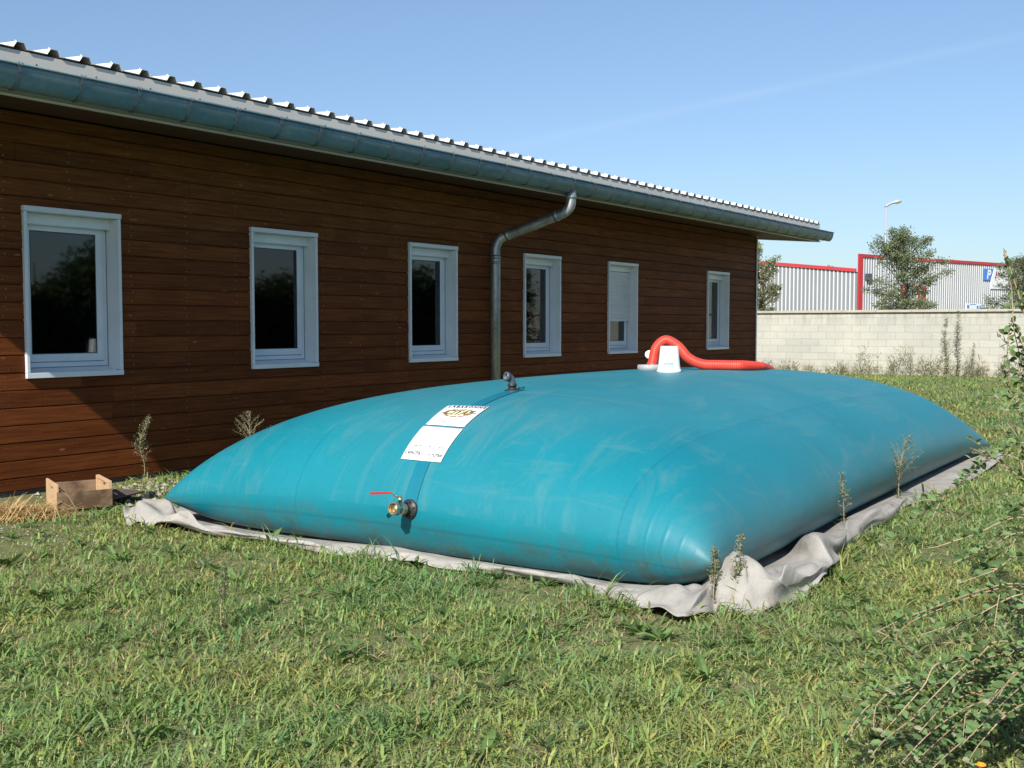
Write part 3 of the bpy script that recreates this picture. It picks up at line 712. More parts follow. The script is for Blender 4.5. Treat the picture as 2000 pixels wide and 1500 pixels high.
# windows: box-shaped white surround, casement, glass, roller-shutter box
def window(x, shut=None, hand=True):
    x0, x1, z0, z1 = x, x + WW, WZ0, WZ1
    mb = MB(); f = -0.034; e = 0.028
    mb.box((x0, f, z0+0.046), (x0+e, 0.235, z1-0.046)); mb.box((x1-e, f, z0+0.046), (x1, 0.235, z1-0.046))
    mb.box((x0-0.004, f-0.006, z1-0.044), (x1+0.004, 0.235, z1)); mb.box((x0-0.003, f-0.004, z0), (x1+0.003, f+0.03, z0+0.044))
    w = mb.build('window', M['white_alu'], bld, bevel=0.003)
    mb = MB()                                                    # sloping sill
    vs = []
    for xx in (x0+e+0.001, x1-e-0.001): vs += [(xx, f+0.032, z0+0.036), (xx, 0.15, z0+0.078), (xx, 0.15, z0+0.02), (xx, f+0.032, z0+0.02)]
    mb.add(vs, [(0,1,2,3),(7,6,5,4),(0,4,5,1),(1,5,6,2),(2,6,7,3),(3,7,4,0)]); mb.build('sill', M['white_alu'], w)
    mb = MB(); mb.box((x0+e+0.001, 0.085, z1-0.135), (x1-e-0.001, 0.134, z1-0.046)); mb.box((x0+e+0.001, 0.079, z1-0.140), (x1-e-0.001, 0.10, z1-0.1352)); mb.build('shutter_box', M['pvc'], w, bevel=0.003)
    fx0, fx1, fz0, fz1 = x0+e+0.001, x1-e-0.001, z0+0.079, z1-0.070; t = 0.068
    def frame(ax0, ax1, az0, az1, t, ya, yb, name):
        mb = MB(); mb.box((ax0, ya, az0), (ax0+t, yb, az1)); mb.box((ax1-t, ya, az0), (ax1, yb, az1))
        mb.box((ax0+t, ya, az0), (ax1-t, yb, az0+t)); mb.box((ax0+t, ya, az1-t), (ax1-t, yb, az1)); return mb.build(name, M['pvc'], w, bevel=0.004)
    frame(fx0, fx1, fz0, fz1, t, 0.152, 0.225, 'frame')
    s0, s1, q0, q1 = fx0+t-0.018, fx1-t+0.018, fz0+t-0.018, fz1-t+0.018
    frame(s0, s1, q0, q1, 0.066, 0.136, 0.151, 'sash')
    mb = MB(); mb.box((s0+0.066, 0.1405, q0+0.066), (s1-0.066, 0.146, q1-0.066)); mb.build('pane', M['glass'], w)
    mb = MB(); g = 0.007
    for (ax0, ax1, az0, az1, yy) in ((s0+0.066, s1-0.066, q0+0.066, q1-0.066, 0.1385), (s0-0.004, s1+0.004, q0-0.004, q1+0.004, 0.149), (fx0-0.0005, fx1+0.0005, fz0-0.0005, fz1, 0.1495)):
        g = 0.007 if yy < 0.14 else 0.004
        mb.box((ax0, yy, az0), (ax0+g, yy+0.0035, az1)); mb.box((ax1-g, yy, az0), (ax1, yy+0.0035, az1)); mb.box((ax0+g, yy, az0), (ax1-g, yy+0.0035, az0+g)); mb.box((ax0+g, yy, az1-g), (ax1-g, yy+0.0035, az1))
    mb.build('gasket_gap_shade', M['gasket_gap_shade'], w)  # glazing seal, plus dark strips standing in for shaded gaps round the frames
    if hand:
        mb = MB(); hx = s1 - 0.066 - 0.03; hz = (q0+q1)/2 - 0.06
        mb.tube([(hx, 0.150, hz+0.05), (hx, 0.19, hz+0.05), (hx, 0.198, hz+0.04), (hx, 0.198, hz-0.08)], 0.008, 8); mb.build('handle', M['pvc'], w)
    if shut is not None:
        mb = MB(); z = z1 - 0.141; ys = 0.105
        n = int((z - shut)/0.037)
        for k in range(n):
            zz = z - k*0.037; vs = []
            for xx in (fx0+0.004, fx1-0.004): vs += [(xx, ys+0.006, zz), (xx, ys, zz-0.009), (xx, ys, zz-0.026), (xx, ys+0.006, zz-0.0365), (xx, ys+0.012, zz-0.0365), (xx, ys+0.012, zz)]
            mb.add(vs, [(0,1,7,6),(1,2,8,7),(2,3,9,8),(3,4,10,9),(4,5,11,10),(5,0,6,11),(0,5,4,3,2,1),(6,7,8,9,10,11)])
        mb.box((fx0+0.003, ys-0.003, z-n*0.037-0.04), (fx1-0.003, ys+0.014, z-n*0.037-0.0005)); mb.build('shutter', M['shutter'], w)
        w['label'] = 'window with its white roller shutter two thirds down'
    return w
for i, x in enumerate(WIN): window(x, 1.50 if i == 4 else None)

# ---------------------------------------------------------------- flexible tank
def tank_sim(Lx=8.0,Ly=4.75,h0=1.15,levels=((24,14,500),(48,28,300),(96,56,220)),seed=3):
    P=None
    for (nx,ny,its) in levels:
        u=np.linspace(0,Lx,nx+1);v=np.linspace(0,Ly,ny+1)
        if P is None:
            U,V=np.meshgrid(u,v,indexing='ij')
            w=np.sin(np.pi*U/Lx)*np.sin(np.pi*V/Ly)
            P=np.zeros((2,nx+1,ny+1,3));P[:,:,:,0]=U-Lx/2;P[:,:,:,1]=V-Ly/2
            P[0,:,:,2]=.15+.6*w**.5;P[1,:,:,2]=.15*(1-w**.3)
        else:
            ox,oy=P.shape[1]-1,P.shape[2]-1
            iu=np.linspace(0,ox,nx+1);iv=np.linspace(0,oy,ny+1)
            i0=np.minimum(iu.astype(int),ox-1);fu=(iu-i0)[None,:,None,None]
            Q=P[:,i0]*(1-fu)+P[:,i0+1]*fu
            j0=np.minimum(iv.astype(int),oy-1);fv=(iv-j0)[None,None,:,None]
            P=Q[:,:,j0]*(1-fv)+Q[:,:,j0+1]*fv
            rng=np.random.RandomState(seed);P[0,1:-1,1:-1,2]+=rng.normal(0,.002,(nx-1,ny-1))
        dx=Lx/nx;dy=Ly/ny;dd=np.hypot(dx,dy)
        Vv=np.zeros_like(P)
        dt=.012*24/nx*1.4
        mass=dx*dy*40.0
        def con(A,B,L,k):
            d=B-A;l=np.sqrt((d*d).sum(-1,keepdims=True))+1e-9
            # cloth resists stretch fully, compression weakly
            c=(l-L)/l
            c=np.where(c<0,c*k,c)
            c=d*c*.5
            A+=c;B-=c
        for it in range(its):
            # pressure
            T=P
            gx=np.zeros_like(P);gy=np.zeros_like(P)
            gx[:,1:-1]=(P[:,2:]-P[:,:-2])/2;gx[:,0]=(P[:,1]-P[:,0])/2;gx[:,-1]=(P[:,-1]-P[:,-2])/2
            gy[:,:,1:-1]=(P[:,:,2:]-P[:,:,:-2])/2;gy[:,:,0]=(P[:,:,1]-P[:,:,0])/2;gy[:,:,-1]=(P[:,:,-1]-P[:,:,-2])/2
            n=np.cross(gx,gy);n[1]*=-1
            p=9810*np.clip(h0-P[...,2],0.005,None)[...,None]
            F=n*p
            e=F[0]+F[1]
            for s in (np.s_[0,:],np.s_[-1,:],np.s_[:,0],np.s_[:,-1]):
                F[0][s]=e[s];F[1][s]=e[s]
            a=F/mass; a[...,2]-=9.8
            # limit
            m=np.sqrt((a*a).sum(-1,keepdims=True));a*=np.minimum(1,250/(m+1e-9))
            Vv=(Vv+a*dt)*.96
            O=P.copy();P=P+Vv*dt
            for k in range(8):
                for s in (0,1):
                    con(P[:,s:-1:2],P[:,s+1::2],dx,.5)
                    con(P[:,:,s:-1:2],P[:,:,s+1::2],dy,.5)
                for s in (0,1):
                    con(P[:,s:-1:2,:-1],P[:,s+1::2,1:],dd,.02)
                    con(P[:,s:-1:2,1:],P[:,s+1::2,:-1],dd,.02)
                b=(P[0]+P[1])/2
                for s in (np.s_[0,:],np.s_[-1,:],np.s_[:,0],np.s_[:,-1]):
                    P[0][s]=b[s];P[1][s]=b[s]
                np.maximum(P[...,2],0,out=P[...,2])
            Vv=(P-O)/dt
            if nx<96 or it%10==0:
                for ax,sg in ((1,[-1,1,1]),(2,[1,-1,1])):
                    P=(P+np.flip(P,ax)*np.array(sg))/2;Vv=(Vv+np.flip(Vv,ax)*np.array(sg))/2
            # ground friction
            g=P[...,2]<1e-4
            Vv[g]*=.5
    return P

P = tank_sim(8.2, 4.9, 1.0)
nx, ny = P.shape[1]-1, P.shape[2]-1
Ug, Vg = np.meshgrid(np.linspace(-1, 1, nx+1), np.linspace(-1, 1, ny+1), indexing='ij')
kz = 1.036*(1 - 0.529*np.abs(Ug*Vg)**5.011*(1 - 0.78*np.clip((1-Ug)/2*(1-Vg)/2*1.6 - .5, 0, 1)))*(1 - 0.153*(Vg**2 + 0.347*Ug**2)**1.892)
P[..., 2] *= kz
px_, py_ = P[..., 0]*0.924, P[..., 1]*0.91; ca, sa = math.cos(0.041), math.sin(0.041)
P[..., 0] = 8.415 + px_*ca - py_*sa; P[..., 1] = -4.031 + px_*sa + py_*ca
wc = (((1-Ug)/2)**12*((1+Vg)/2)**12); P[..., 0] += 0.24*wc; P[..., 2] += 0.04*wc
wd = (((1-Ug)/2)**12*((1-Vg)/2)**12); P[..., 0] += 0.14*wd; P[..., 1] += 0.12*wd
P[..., 2] += 0.012
def tank_pt(u, v, off=0.0, s=0):
    def g(u, v):
        a = min(max((u+1)/2*nx, 0), nx-1e-6); b = min(max((v+1)/2*ny, 0), ny-1e-6); i, j = int(a), int(b); a -= i; b -= j
        T = P[s]; return Vector(T[i,j]*(1-a)*(1-b) + T[i+1,j]*a*(1-b) + T[i,j+1]*(1-a)*b + T[i+1,j+1]*a*b)
    p = g(u, v); e = 0.012
    n = (g(u+e, v) - g(u-e, v)).cross(g(u, v+e) - g(u, v-e)).normalized()
    if s: n = -n
    return p + n*off if off or off == 0 else p, n
tank = thing('flexible_water_tank', (8.4, -4.03, 0.0), 'huge teal pillow-shaped flexible water tank lying on the lawn beside the timber building', 'water tank')
def tank_mesh():
    idx = np.zeros((2, nx+1, ny+1), int); k = (nx+1)*(ny+1); idx[0] = np.arange(k).reshape(nx+1, ny+1)
    V = list(P[0].reshape(-1, 3)); UV = list(np.stack([Ug, Vg], -1).reshape(-1, 2)); c = k
    for i in range(nx+1):
        for j in range(ny+1):
            if i in (0, nx) or j in (0, ny): idx[1, i, j] = idx[0, i, j]
            else: idx[1, i, j] = c; V.append(P[1, i, j]); UV.append((Ug[i, j], Vg[i, j])); c += 1
    q0 = np.stack([idx[0,:-1,:-1], idx[0,1:,:-1], idx[0,1:,1:], idx[0,:-1,1:]], -1).reshape(-1, 4)
    q1 = np.stack([idx[1,:-1,:-1], idx[1,:-1,1:], idx[1,1:,1:], idx[1,1:,:-1]], -1).reshape(-1, 4)
    q = np.concatenate([q0, q1])
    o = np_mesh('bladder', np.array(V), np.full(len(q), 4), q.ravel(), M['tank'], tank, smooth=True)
    uv = np.array(UV)[q.ravel()]; sd_ = np.zeros((len(q)*4, 2)); sd_[len(q0)*4:, 0] = 1
    for nm, dat in (('rest', uv), ('side', sd_)):
        l = o.data.uv_layers.new(name=nm); l.data.foreach_set('uv', dat.astype(np.float32).ravel())
    m = o.modifiers.new('smooth', 'SUBSURF'); m.levels = 1; m.render_levels = 1; m.uv_smooth = 'NONE'
    return o
tank_mesh()
def drape(mb, pts, faces, off, mi=0):                         # pts are (u, v) on the upper skin
    mb.add([tank_pt(u, v, off)[0] for u, v in pts], faces, mi, True)
# reinforcing band running from the vent down the end of the tank to the drain valve
mb = MB(); pts = []; N = 60
for i in range(N + 1):
    u = -0.585 - 0.41*i/N; vc = -0.022 - 0.052*min(1, i/N*1.1); w = 0.021
    pts += [(u, vc - w), (u, vc + w)]
drape(mb, pts, [(2*i, 2*i+2, 2*i+3, 2*i+1) for i in range(N)], 0.004); mb.build('reinforcing_band', M['band'], tank)
# the two stickers
def quadmap(c, s, t):                                          # s left->right, t bottom->top
    bl, br_, tl, tr = c
    return ((bl[0]*(1-s)+br_[0]*s)*(1-t) + (tl[0]*(1-s)+tr[0]*s)*t, (bl[1]*(1-s)+br_[1]*s)*(1-t) + (tl[1]*(1-s)+tr[1]*s)*t)
def sticker(c):
    mb = MB(); n = 14
    pts = [quadmap(c, i/n, j/n) for j in range(n+1) for i in range(n+1)]
    drape(mb, pts, [(j*(n+1)+i, j*(n+1)+i+1, (j+1)*(n+1)+i+1, (j+1)*(n+1)+i) for j in range(n) for i in range(n)], 0.0075)
    o = mb.build('label', M['paper'], tank); m = o.modifiers.new('thick', 'SOLIDIFY'); m.thickness = 0.0025; m.offset = -1; return o
def glyphs(txt, size, shear=0.0, spacing=1.0, bold=0.0):
    cu = bpy.data.curves.new('t', 'FONT'); cu.body = txt; cu.size = size; cu.shear = shear; cu.space_character = spacing
    cu.align_x = 'CENTER'; cu.align_y = 'CENTER'; cu.resolution_u = 3; cu.offset = bold
    o = bpy.data.objects.new('t', cu); me = bpy.data.meshes.new_from_object(o)
    v = [(p.co.x, p.co.y) for p in me.vertices]; f = [tuple(p.vertices) for p in me.polygons]
    bpy.data.objects.remove(o); bpy.data.meshes.remove(me); bpy.data.curves.remove(cu); return v, f
LW, LH = 0.31, 0.24                                            # sticker size for lettering
def print_on(c, mb, txt, sx, sy, size, mi, shear=0, spacing=1.0, bold=0.0):
    v, f = glyphs(txt, size, shear, spacing, bold)
    drape(mb, [quadmap(c, sx + x/LW, sy + y/LH) for x, y in v], f, 0.0095, mi)
def shape_on(c, mb, pts, faces, off, mi): drape(mb, [quadmap(c, s, t) for s, t in pts], faces, off, mi)
C1 = ((-0.8365, 0.0225), (-0.8365, -0.110), (-0.752, 0.043), (-0.747, -0.095))
C2 = ((-0.923, 0.010), (-0.923, -0.125), (-0.841, 0.024), (-0.8425, -0.1135))
s1 = sticker(C1); s2 = sticker(C2)
mb = MB(); print_on(C1, mb, 'LABARONNE', 0.53, 0.88, 0.040, 0, 0.0, 1.32, 0.0012); mb.build('wordmark', M['ink'], s1)
mb = MB(); ring = []; NS = 60
for ri, rr in enumerate((1.0, 0.86)):
    ring.append([(0.5 + 0.36*rr*math.cos(2*PI*k/NS), 0.555 + 0.205*rr*math.sin(2*PI*k/NS)) for k in range(NS)])
shape_on(C1, mb, [(0.5 + 0.33*math.cos(2*PI*k/NS), 0.555 + 0.185*math.sin(2*PI*k/NS)) for k in range(NS)] + [(0.5, 0.555)], [(k, (k+1) % NS, NS) for k in range(NS)], 0.0088, 1)
for k in range(NS):
    if k % 6 != 5:
        k2 = (k+1) % NS; shape_on(C1, mb, [ring[0][k], ring[0][k2], ring[1][k2], ring[1][k]], [(0,1,2,3)], 0.0095, 0)
for sx in (0.06, 0.86): shape_on(C1, mb, [(sx, 0.54), (sx+0.09, 0.54), (sx+0.09, 0.57), (sx, 0.57)], [(0,1,2,3)], 0.0095, 0)
print_on(C1, mb, 'CITAF', 0.5, 0.555, 0.076, 0, 0.25, 1.0, 0.003); mb.build('emblem', [M['brownink'], M['creamink']], s1)
for (cc_, st_, t_, x_, y_, sz) in ((C1, s1, '- - -- --- - --', 0.62, 0.24, 0.02), (C1, s1, '-- - ---- -----', 0.42, 0.14, 0.022), (C2, s2, '- -- --- --', 0.5, 0.90, 0.022),
        (C2, s2, '--- ---- - --', 0.36, 0.36, 0.034), (C2, s2, '-- -', 0.82, 0.36, 0.03), (C2, s2, 'CAPACITE', 0.22, 0.16, 0.026), (C2, s2, '- - : - -', 0.56, 0.17, 0.045), (C2, s2, 'LITRES', 0.86, 0.14, 0.024)):
    mb = MB(); print_on(cc_, mb, t_, x_, y_, sz, 0, 0.0, 1.0, 0.0012); mb.build('small_print', M['paleink'], st_)
# vent: black base, grey elbow with its mouth to the left
p, n = tank_pt(-0.603, -0.015)
mb = MB(); mb.lathe(p, n, [(0, 0.055), (0.006, 0.055), (0.009, 0.038), (0.016, 0.034), (0.016, 0.026), (0.03, 0.026), (0.03, 0.032), (0.046, 0.032), (0.05, 0.024)], 18)
mb.lathe(p + n*0.018 + Vector((0.02,-0.035,0)), (0.5,-0.8,0.1), [(0,0.005),(0.045,0.005)], 8)
vent = mb.build('vent', M['black'], tank)
q = p + n*0.046; dv = Vector((-0.86, 0.42, 0.15)).normalized(); mb = MB()
pth = [q, q + Vector((0,0,0.012))] + [q + Vector((0,0,0.012)) + Vector((0,0,1))*0.034*math.sin(a) + dv*0.034*(1-math.cos(a)) for a in (0.3,0.6,0.9,1.2,1.5)]
pth.append(pth[-1] + dv*0.022); mb.tube(pth, 0.025, 16, caps=False)
e_ = pth[-1]; mb.lathe(e_ - dv*0.026, dv, [(0, 0.026), (0, 0.033), (0.028, 0.033), (0.028, 0.024), (0.006, 0.023), (0.006, 0.0)], 18, 0, True, False)
mb.build('elbow', M['greyplast'], vent)
# drain valve: black flange, body with rings, raw brass mouth, lever
VS = 0.74; p, n = tank_pt(-0.999, -0.074); n = (n*0.65 + Vector((-0.85, -0.03, 0.02))).normalized()
mb = MB(); mb.lathe(p - n*(0.02*VS), n, [(a_*VS, b_*VS) for a_, b_ in [(0, 0.078), (0.028, 0.078), (0.034, 0.07), (0.034, 0.045), (0.048, 0.044), (0.048, 0.0)]], 24)
for k in range(6):
    a = k*PI/3; u_ = n.orthogonal().normalized(); w_ = n.cross(u_); mb.lathe(p + n*(0.012*VS) + (u_*math.cos(a) + w_*math.sin(a))*0.06*VS, n, [(a_*VS, b_*VS) for a_, b_ in [(0,0.009),(0.012,0.009),(0.014,0.004)]], 6)
valve = mb.build('drain_valve', M['black'], tank)
mb = MB(); mb.lathe(p + n*(0.02*VS), n, [(a_*VS, b_*VS) for a_, b_ in [(0,0.036),(0.05,0.036),(0.05,0.044),(0.066,0.046),(0.068,0.04),(0.085,0.04),(0.085,0.050),(0.096,0.050),(0.10,0.046),(0.13,0.047),(0.132,0.052),(0.142,0.052)]], 24, 0, True, False)
mb.lathe(p + n*(0.162*VS), n, [(a_*VS, b_*VS) for a_, b_ in [(0,0.0535),(0.045,0.0535),(0.045,0.0455),(0.018,0.0445),(0.018,0.0)]], 6, 0, False, False)
mb.lathe(p + n*(0.185*VS), n, [(a_*VS, b_*VS) for a_, b_ in [(0.0,0.036),(0.026,0.043)]], 24, 1, True, False); mb.lathe(p + n*(0.172*VS), n, [(a_*VS, b_*VS) for a_, b_ in [(0,0.040),(0.012,0.030),(0.018,0.0)]], 20, 1, True, False)
mb.lathe(p + n*(0.118*VS) + Vector((0,0,0.04*VS)), (0,0,1), [(a_*VS, b_*VS) for a_, b_ in [(0,0.017),(0.03,0.015),(0.03,0.02),(0.038,0.02),(0.045,0.012),(0.058,0.012),(0.062,0.006)]], 12)
body = mb.build('valve_body', [M['brass'], M['brassy']], valve)
L0 = p + n*(0.118*VS) + Vector((0,0,0.088*VS)); ld = (n*0.45 + Vector((-0.4, 0.75, 0))).normalized()
side_ = ld.cross(Vector((0,0,1))).normalized()
mb = MB()
for (a, b, mi) in ((L0 - ld*0.015, L0 + ld*0.025, 0), (L0 + ld*0.025, L0 + ld*0.055 + Vector((0,0,0.022)), 0), (L0 + ld*0.055 + Vector((0,0,0.022)), L0 + ld*0.175 + Vector((0,0,0.014)), 1)):
    mb.obox(a - side_*0.011, b - a, side_*0.022, Vector((0,0,0.012)), mi)
mb.build('lever', [M['brass'], M['redpaint']], valve, bevel=0.002)
# filler flange under the hose
p, n = tank_pt(0.157, 0.14)
mb = MB(); mb.lathe(p, n, [(-0.005, 0.125), (0.045, 0.118), (0.05, 0.11), (0.05, 0.06), (0.03, 0.055)], 28); mb.box((p.x-0.085, p.y-0.075, p.z+0.0), (p.x-0.075, p.y-0.06, p.z+0.06)); mb.build('filler_flange', M['lampgrey'], tank)
FL = p
mb = MB(); mb.obox((5.36,-1.10,0.005),(0.09,0.03,0),(-0.02,0.05,0),(0,0,0.045)); mb.build('strap_lug', M['black'], tank, bevel=0.008)

# ---------------------------------------------------------------- groundsheet
def groundsheet():
    rows = []
    ctr = Vector((8.5, -4.0, 0))
    for k in range(4):
        if k == 0: pts = []
        rows.append(pts) if False else None
    st = []
    for (i_, r_, o_) in TARP:
        i_, r_, o_ = Vector(i_), Vector(r_), Vector(o_)
        inn = i_ + (ctr - i_).normalized()*0.35
        st.append((Vector((inn.x, inn.y, 0.003)), Vector((i_.x, i_.y, 0.008)), r_, o_))
    sub = 14; tracks = [catmull([s[k] for s in st], sub) for k in range(4)]
    N = len(tracks[0]); T = 26; V = []
    for j in range(N):
        a, b, c, d = (tracks[k][j] for k in range(4))
        for t in range(T + 1):
            s = t/T
            if s < 0.2: p = a.lerp(b, s/0.2)
            else:
                q = (s-0.2)/0.8
                h = b*((1-q)**2) + d*(q**2) + (2*c - 0.5*b - 0.5*d)*(2*q*(1-q))
                p = h
            V.append(p)
    V = np.array([tuple(p) for p in V]).reshape(N, T+1, 3)
    jj = np.arange(N)[:, None]/sub; tt = np.arange(T+1)[None, :]/T
    r = np.random.RandomState(4); nz = np.zeros((N, T+1))
    for k in range(26):
        f1, f2, ph = r.uniform(0.35, 3.2), r.uniform(0.5, 5), r.uniform(0, 6.28); nz += np.sin(jj*f1*2 + tt*f2*4*r.choice([-1, 1]) + ph)/(1.0 + 0.5*f1)
    nz /= 2.4; nz *= np.interp(jj, [0, 3, 4, 10, 12, 16, 19, 26], [1.0, 1.0, .35, .35, 1.0, .9, .5, .4]); free = np.clip((tt - 0.22)*3, 0, 1)
    V[..., 2] += np.abs(nz)**1.5*0.026*free
    V[..., 0] += nz*0.016*free; V[..., 1] += np.roll(nz, 9, 0)*0.016*free
    edge = np.cumsum(r.normal(0, 0.0045, N)); edge -= np.linspace(edge[0], edge[-1], N)
    V[:, -1, 0] += edge*0.4; V[:, -1, 1] += edge*0.4
    V[..., 2] = np.maximum(V[..., 2], 0.004)
    idx = np.arange(N*(T+1)).reshape(N, T+1)
    q = np.stack([idx[:-1,:-1], idx[1:,:-1], idx[1:,1:], idx[:-1,1:]], -1).reshape(-1, 4)
    o = np_mesh('groundsheet', V.reshape(-1, 3), np.full(len(q), 4), q.ravel(), M['felt'], smooth=True, loc=(5.0, -6.2, 0))
    m = o.modifiers.new('sub', 'SUBSURF'); m.levels = 1; m.render_levels = 1
    m = o.modifiers.new('thick', 'SOLIDIFY'); m.thickness = 0.0035; m.offset = 1
    return tag(o, 'crumpled grey felt groundsheet sticking out from under the teal tank', 'groundsheet')
groundsheet()

# ---------------------------------------------------------------- red hose, bucket, cap
def hose():
    ctrl = [FL + Vector((0,0,0.02)), (9.018,-3.711,1.06), (9.040,-3.732,1.185), (9.099,-3.800,1.262), (9.165,-3.895,1.205), (9.216,-3.982,1.095), (9.288,-4.090,1.038), (9.394,-4.239,1.030), (9.505,-4.395,1.026), (9.80,-4.43,1.006), (10.1,-4.36,0.985), (10.5,-4.25,0.952), (10.9,-4.12,0.912), (11.3,-3.98,0.84), (11.7,-3.85,0.70), (11.95,-3.78,0.53), (12.2,-3.7,0.25), (12.45,-3.6,0.055), (13.1,-3.2,0.05)]
    pth = catmull(ctrl, 16)
    # even spacing, then a corrugated wall
    L = [0]
    for a, b in zip(pth[:-1], pth[1:]): L.append(L[-1] + (b-a).length)
    n = int(L[-1]/0.004); out = []; rad = []; j = 0
    for k in range(n):
        s = k*L[-1]/n
        while L[j+1] < s: j += 1
        out.append(pth[j].lerp(pth[j+1], (s-L[j])/(L[j+1]-L[j]+1e-9))); rad.append(0.0475 + 0.0020*math.cos(2*PI*s/0.016))
    mb = MB(); mb.tube(out, rad, 18); o = mb.build('red_hose', M['hose'], loc=tuple(FL))
    return tag(o, 'red corrugated hose arching up from the filler ring on top of the teal tank', 'hose')
hose()
p, n = tank_pt(0.037, -0.040); b0 = p + Vector((0,0,-0.002))
bk = thing('bucket', tuple(b0), 'white plastic bucket standing upside down on the teal tank beside the red hose', 'bucket')
up_ = (n*0.5 + Vector((0,0,1))).normalized()
mb = MB(); mb.lathe(b0, up_, [(0,0.104),(0.004,0.108),(0.022,0.108),(0.024,0.101),(0.045,0.099),(0.05,0.096),(0.225,0.078),(0.232,0.072),(0.232,0.066),(0.226,0.0)], 36, 0, True, True); mb.build('pail', M['bucket'], bk)
mb = MB(); u_ = Vector((-0.82,-0.57,0)); w_ = Vector((0.57,-0.82,0)); vs = []
for a0, a1, h0_, h1_, mi in ((-0.62, 0.28, 0.072, 0.086, 0),):
    K = 12
    for k in range(K+1):
        a = a0 + (a1-a0)*k/K
        for h_ in (h0_, h1_): r_ = 0.0975 - (h_-0.05)*0.103 + 0.0012; vs.append(b0 + up_*h_ + (u_*math.cos(a) + w_*math.sin(a))*r_)
mb.add(vs, [(2*k, 2*k+2, 2*k+3, 2*k+1) for k in range(12)]); mb.build('blue_stripe', M['blueink'], bk)
mb = MB(); vs = []
for k in range(6):
    a = 0.02 - 0.16*k/5
    for h_ in (0.158, 0.162): r_ = 0.0975 - (h_-0.05)*0.103 + 0.0012; vs.append(b0 + up_*h_ + (u_*math.cos(a) + w_*math.sin(a))*r_)
mb.add(vs, [(2*k, 2*k+2, 2*k+3, 2*k+1) for k in range(5)]); mb.build('print', M['paleink'], bk)
mb = MB(); c_ = Vector((9.075,-3.645,1.125)); mb.lathe(c_, (-0.75,-0.45,0.35), [(0,0.042),(0.005,0.044),(0.016,0.041),(0.019,0.02),(0.017,0.0)], 24)
mb.tube([c_, Vector((9.06,-3.68,1.08)), Vector((9.0,-3.67,1.03))], 0.004, 6)
tag(mb.build('filler_cap', M['bucket'], loc=tuple(c_)), 'small round whitish cap hanging behind the red hose', 'cap')

# ---------------------------------------------------------------- crate, board, straw, stones by the wall
B0 = Vector((4.585, -1.05, 0.012)); du = Vector((0.93,-0.37,0)); dw = Vector((0.37,0.93,0)); CL, CW, CH = 0.40, 0.43, 0.195
cr = thing('wooden_crate', tuple(B0), 'small weathered wooden crate with slotted pale ends standing by the timber wall', 'crate')
def crate_end(o):
    mb = MB(); t = du*0.016; z = Vector((0,0,1)); sl = (0.36, 0.64); h0_, h1_ = 0.135, 0.16
    mb.obox(o, t, dw*CW, z*h0_); mb.obox(o + z*h1_, t, dw*CW, z*(CH-h1_)); mb.obox(o + z*h0_, t, dw*CW*sl[0], z*(h1_-h0_)); mb.obox(o + z*h0_ + dw*CW*sl[1], t, dw*CW*(1-sl[1]), z*(h1_-h0_))
    return mb
crate_end(B0).build('end_panel', M['crate_pale'], cr, bevel=0.002); e2 = crate_end(B0 + du*(CL-0.016))
e2.obox(B0 + du*(CL-0.016) - du*0.012 + Vector((0,0,0.02)), du*0.0118, dw*0.02, Vector((0,0,CH-0.022))); e2.obox(B0 + du*(CL-0.016) - du*0.012 + dw*(CW-0.02) + Vector((0,0,0.02)), du*0.0118, dw*0.02, Vector((0,0,CH-0.022)))
e2.obox(B0 + du*(CL-0.016) - du*0.012 + dw*0.0205 + Vector((0,0,CH-0.02)), du*0.0118, dw*(CW-0.041), Vector((0,0,0.018)))
e2.build('end_panel', M['crate_pale'], cr, bevel=0.002)
for off, hh in ((0.0, 0.135), (CW-0.012, 0.155)):
    mb = MB(); mb.obox(B0 + dw*off - dw*(0.003 if off == 0 else -0.003) + du*0.0, du*CL, dw*0.012, Vector((0,0,hh))) if False else mb.obox(B0 + dw*(off - (0.0125 if off == 0 else -0.0125)), du*CL, dw*0.012, Vector((0,0,hh)))
    mb.build('side_board', M['crate_stained'], cr, bevel=0.002)
mb = MB(); mb.obox(B0 + du*0.017 + Vector((0,0,0.012)), du*(CL-0.034), dw*CW, Vector((0,0,0.01))); mb.build('base_board', M['crate_stained'], cr)
mb = MB(); mb.obox((4.985,-1.13,0.045), (0.40,0.12,0.0), (-0.07,0.24,0.012), (0,0,0.012)); mb.obox((5.05,-1.06,0.0), (0.03,0.0,0), (0,0.05,0), (0,0,0.044)); mb.obox((5.3,-0.9,0.0), (0.03,0.0,0), (0,0.05,0), (0,0,0.050))
tag(mb.build('board', M['board'], loc=(4.99,-1.13,0.03)), 'dark damp flat board lying beside the wooden crate', 'board')

def sticks(name, n, region, length, mats, zmax, rad=0.0018, seed=1, flat=0.25):
    r = np.random.RandomState(seed); V = []; F = []
    for i in range(n):
        c = region(r); a = r.uniform(0, PI); L = length*r.uniform(0.5, 1.3); t = r.normal(0, flat); w = rad*r.uniform(0.6, 1.5)
        d_ = np.array([math.cos(a)*math.cos(t), math.sin(a)*math.cos(t), math.sin(t)]); s_ = np.array([-math.sin(a), math.cos(a), 0])*w
        z = r.uniform(0, 1)**1.6*zmax*c[2]; m_ = np.array([c[0], c[1], z + 0.004 + abs(d_[2])*L/2]); b_ = np.array([0, 0, 0.14*L*r.uniform(0, 1)])
        k = len(V); V += [m_ - d_*L/2 - s_, m_ - d_*L/2 + s_, m_ + b_ + s_, m_ + b_ - s_, m_ + d_*L/2 + s_*0.6, m_ + d_*L/2 - s_*0.6]
        F += [k, k+1, k+2, k+3, k+3, k+2, k+4, k+5]
    return np_mesh(name, np.array(V), np.full(2*n, 4), F, mats)
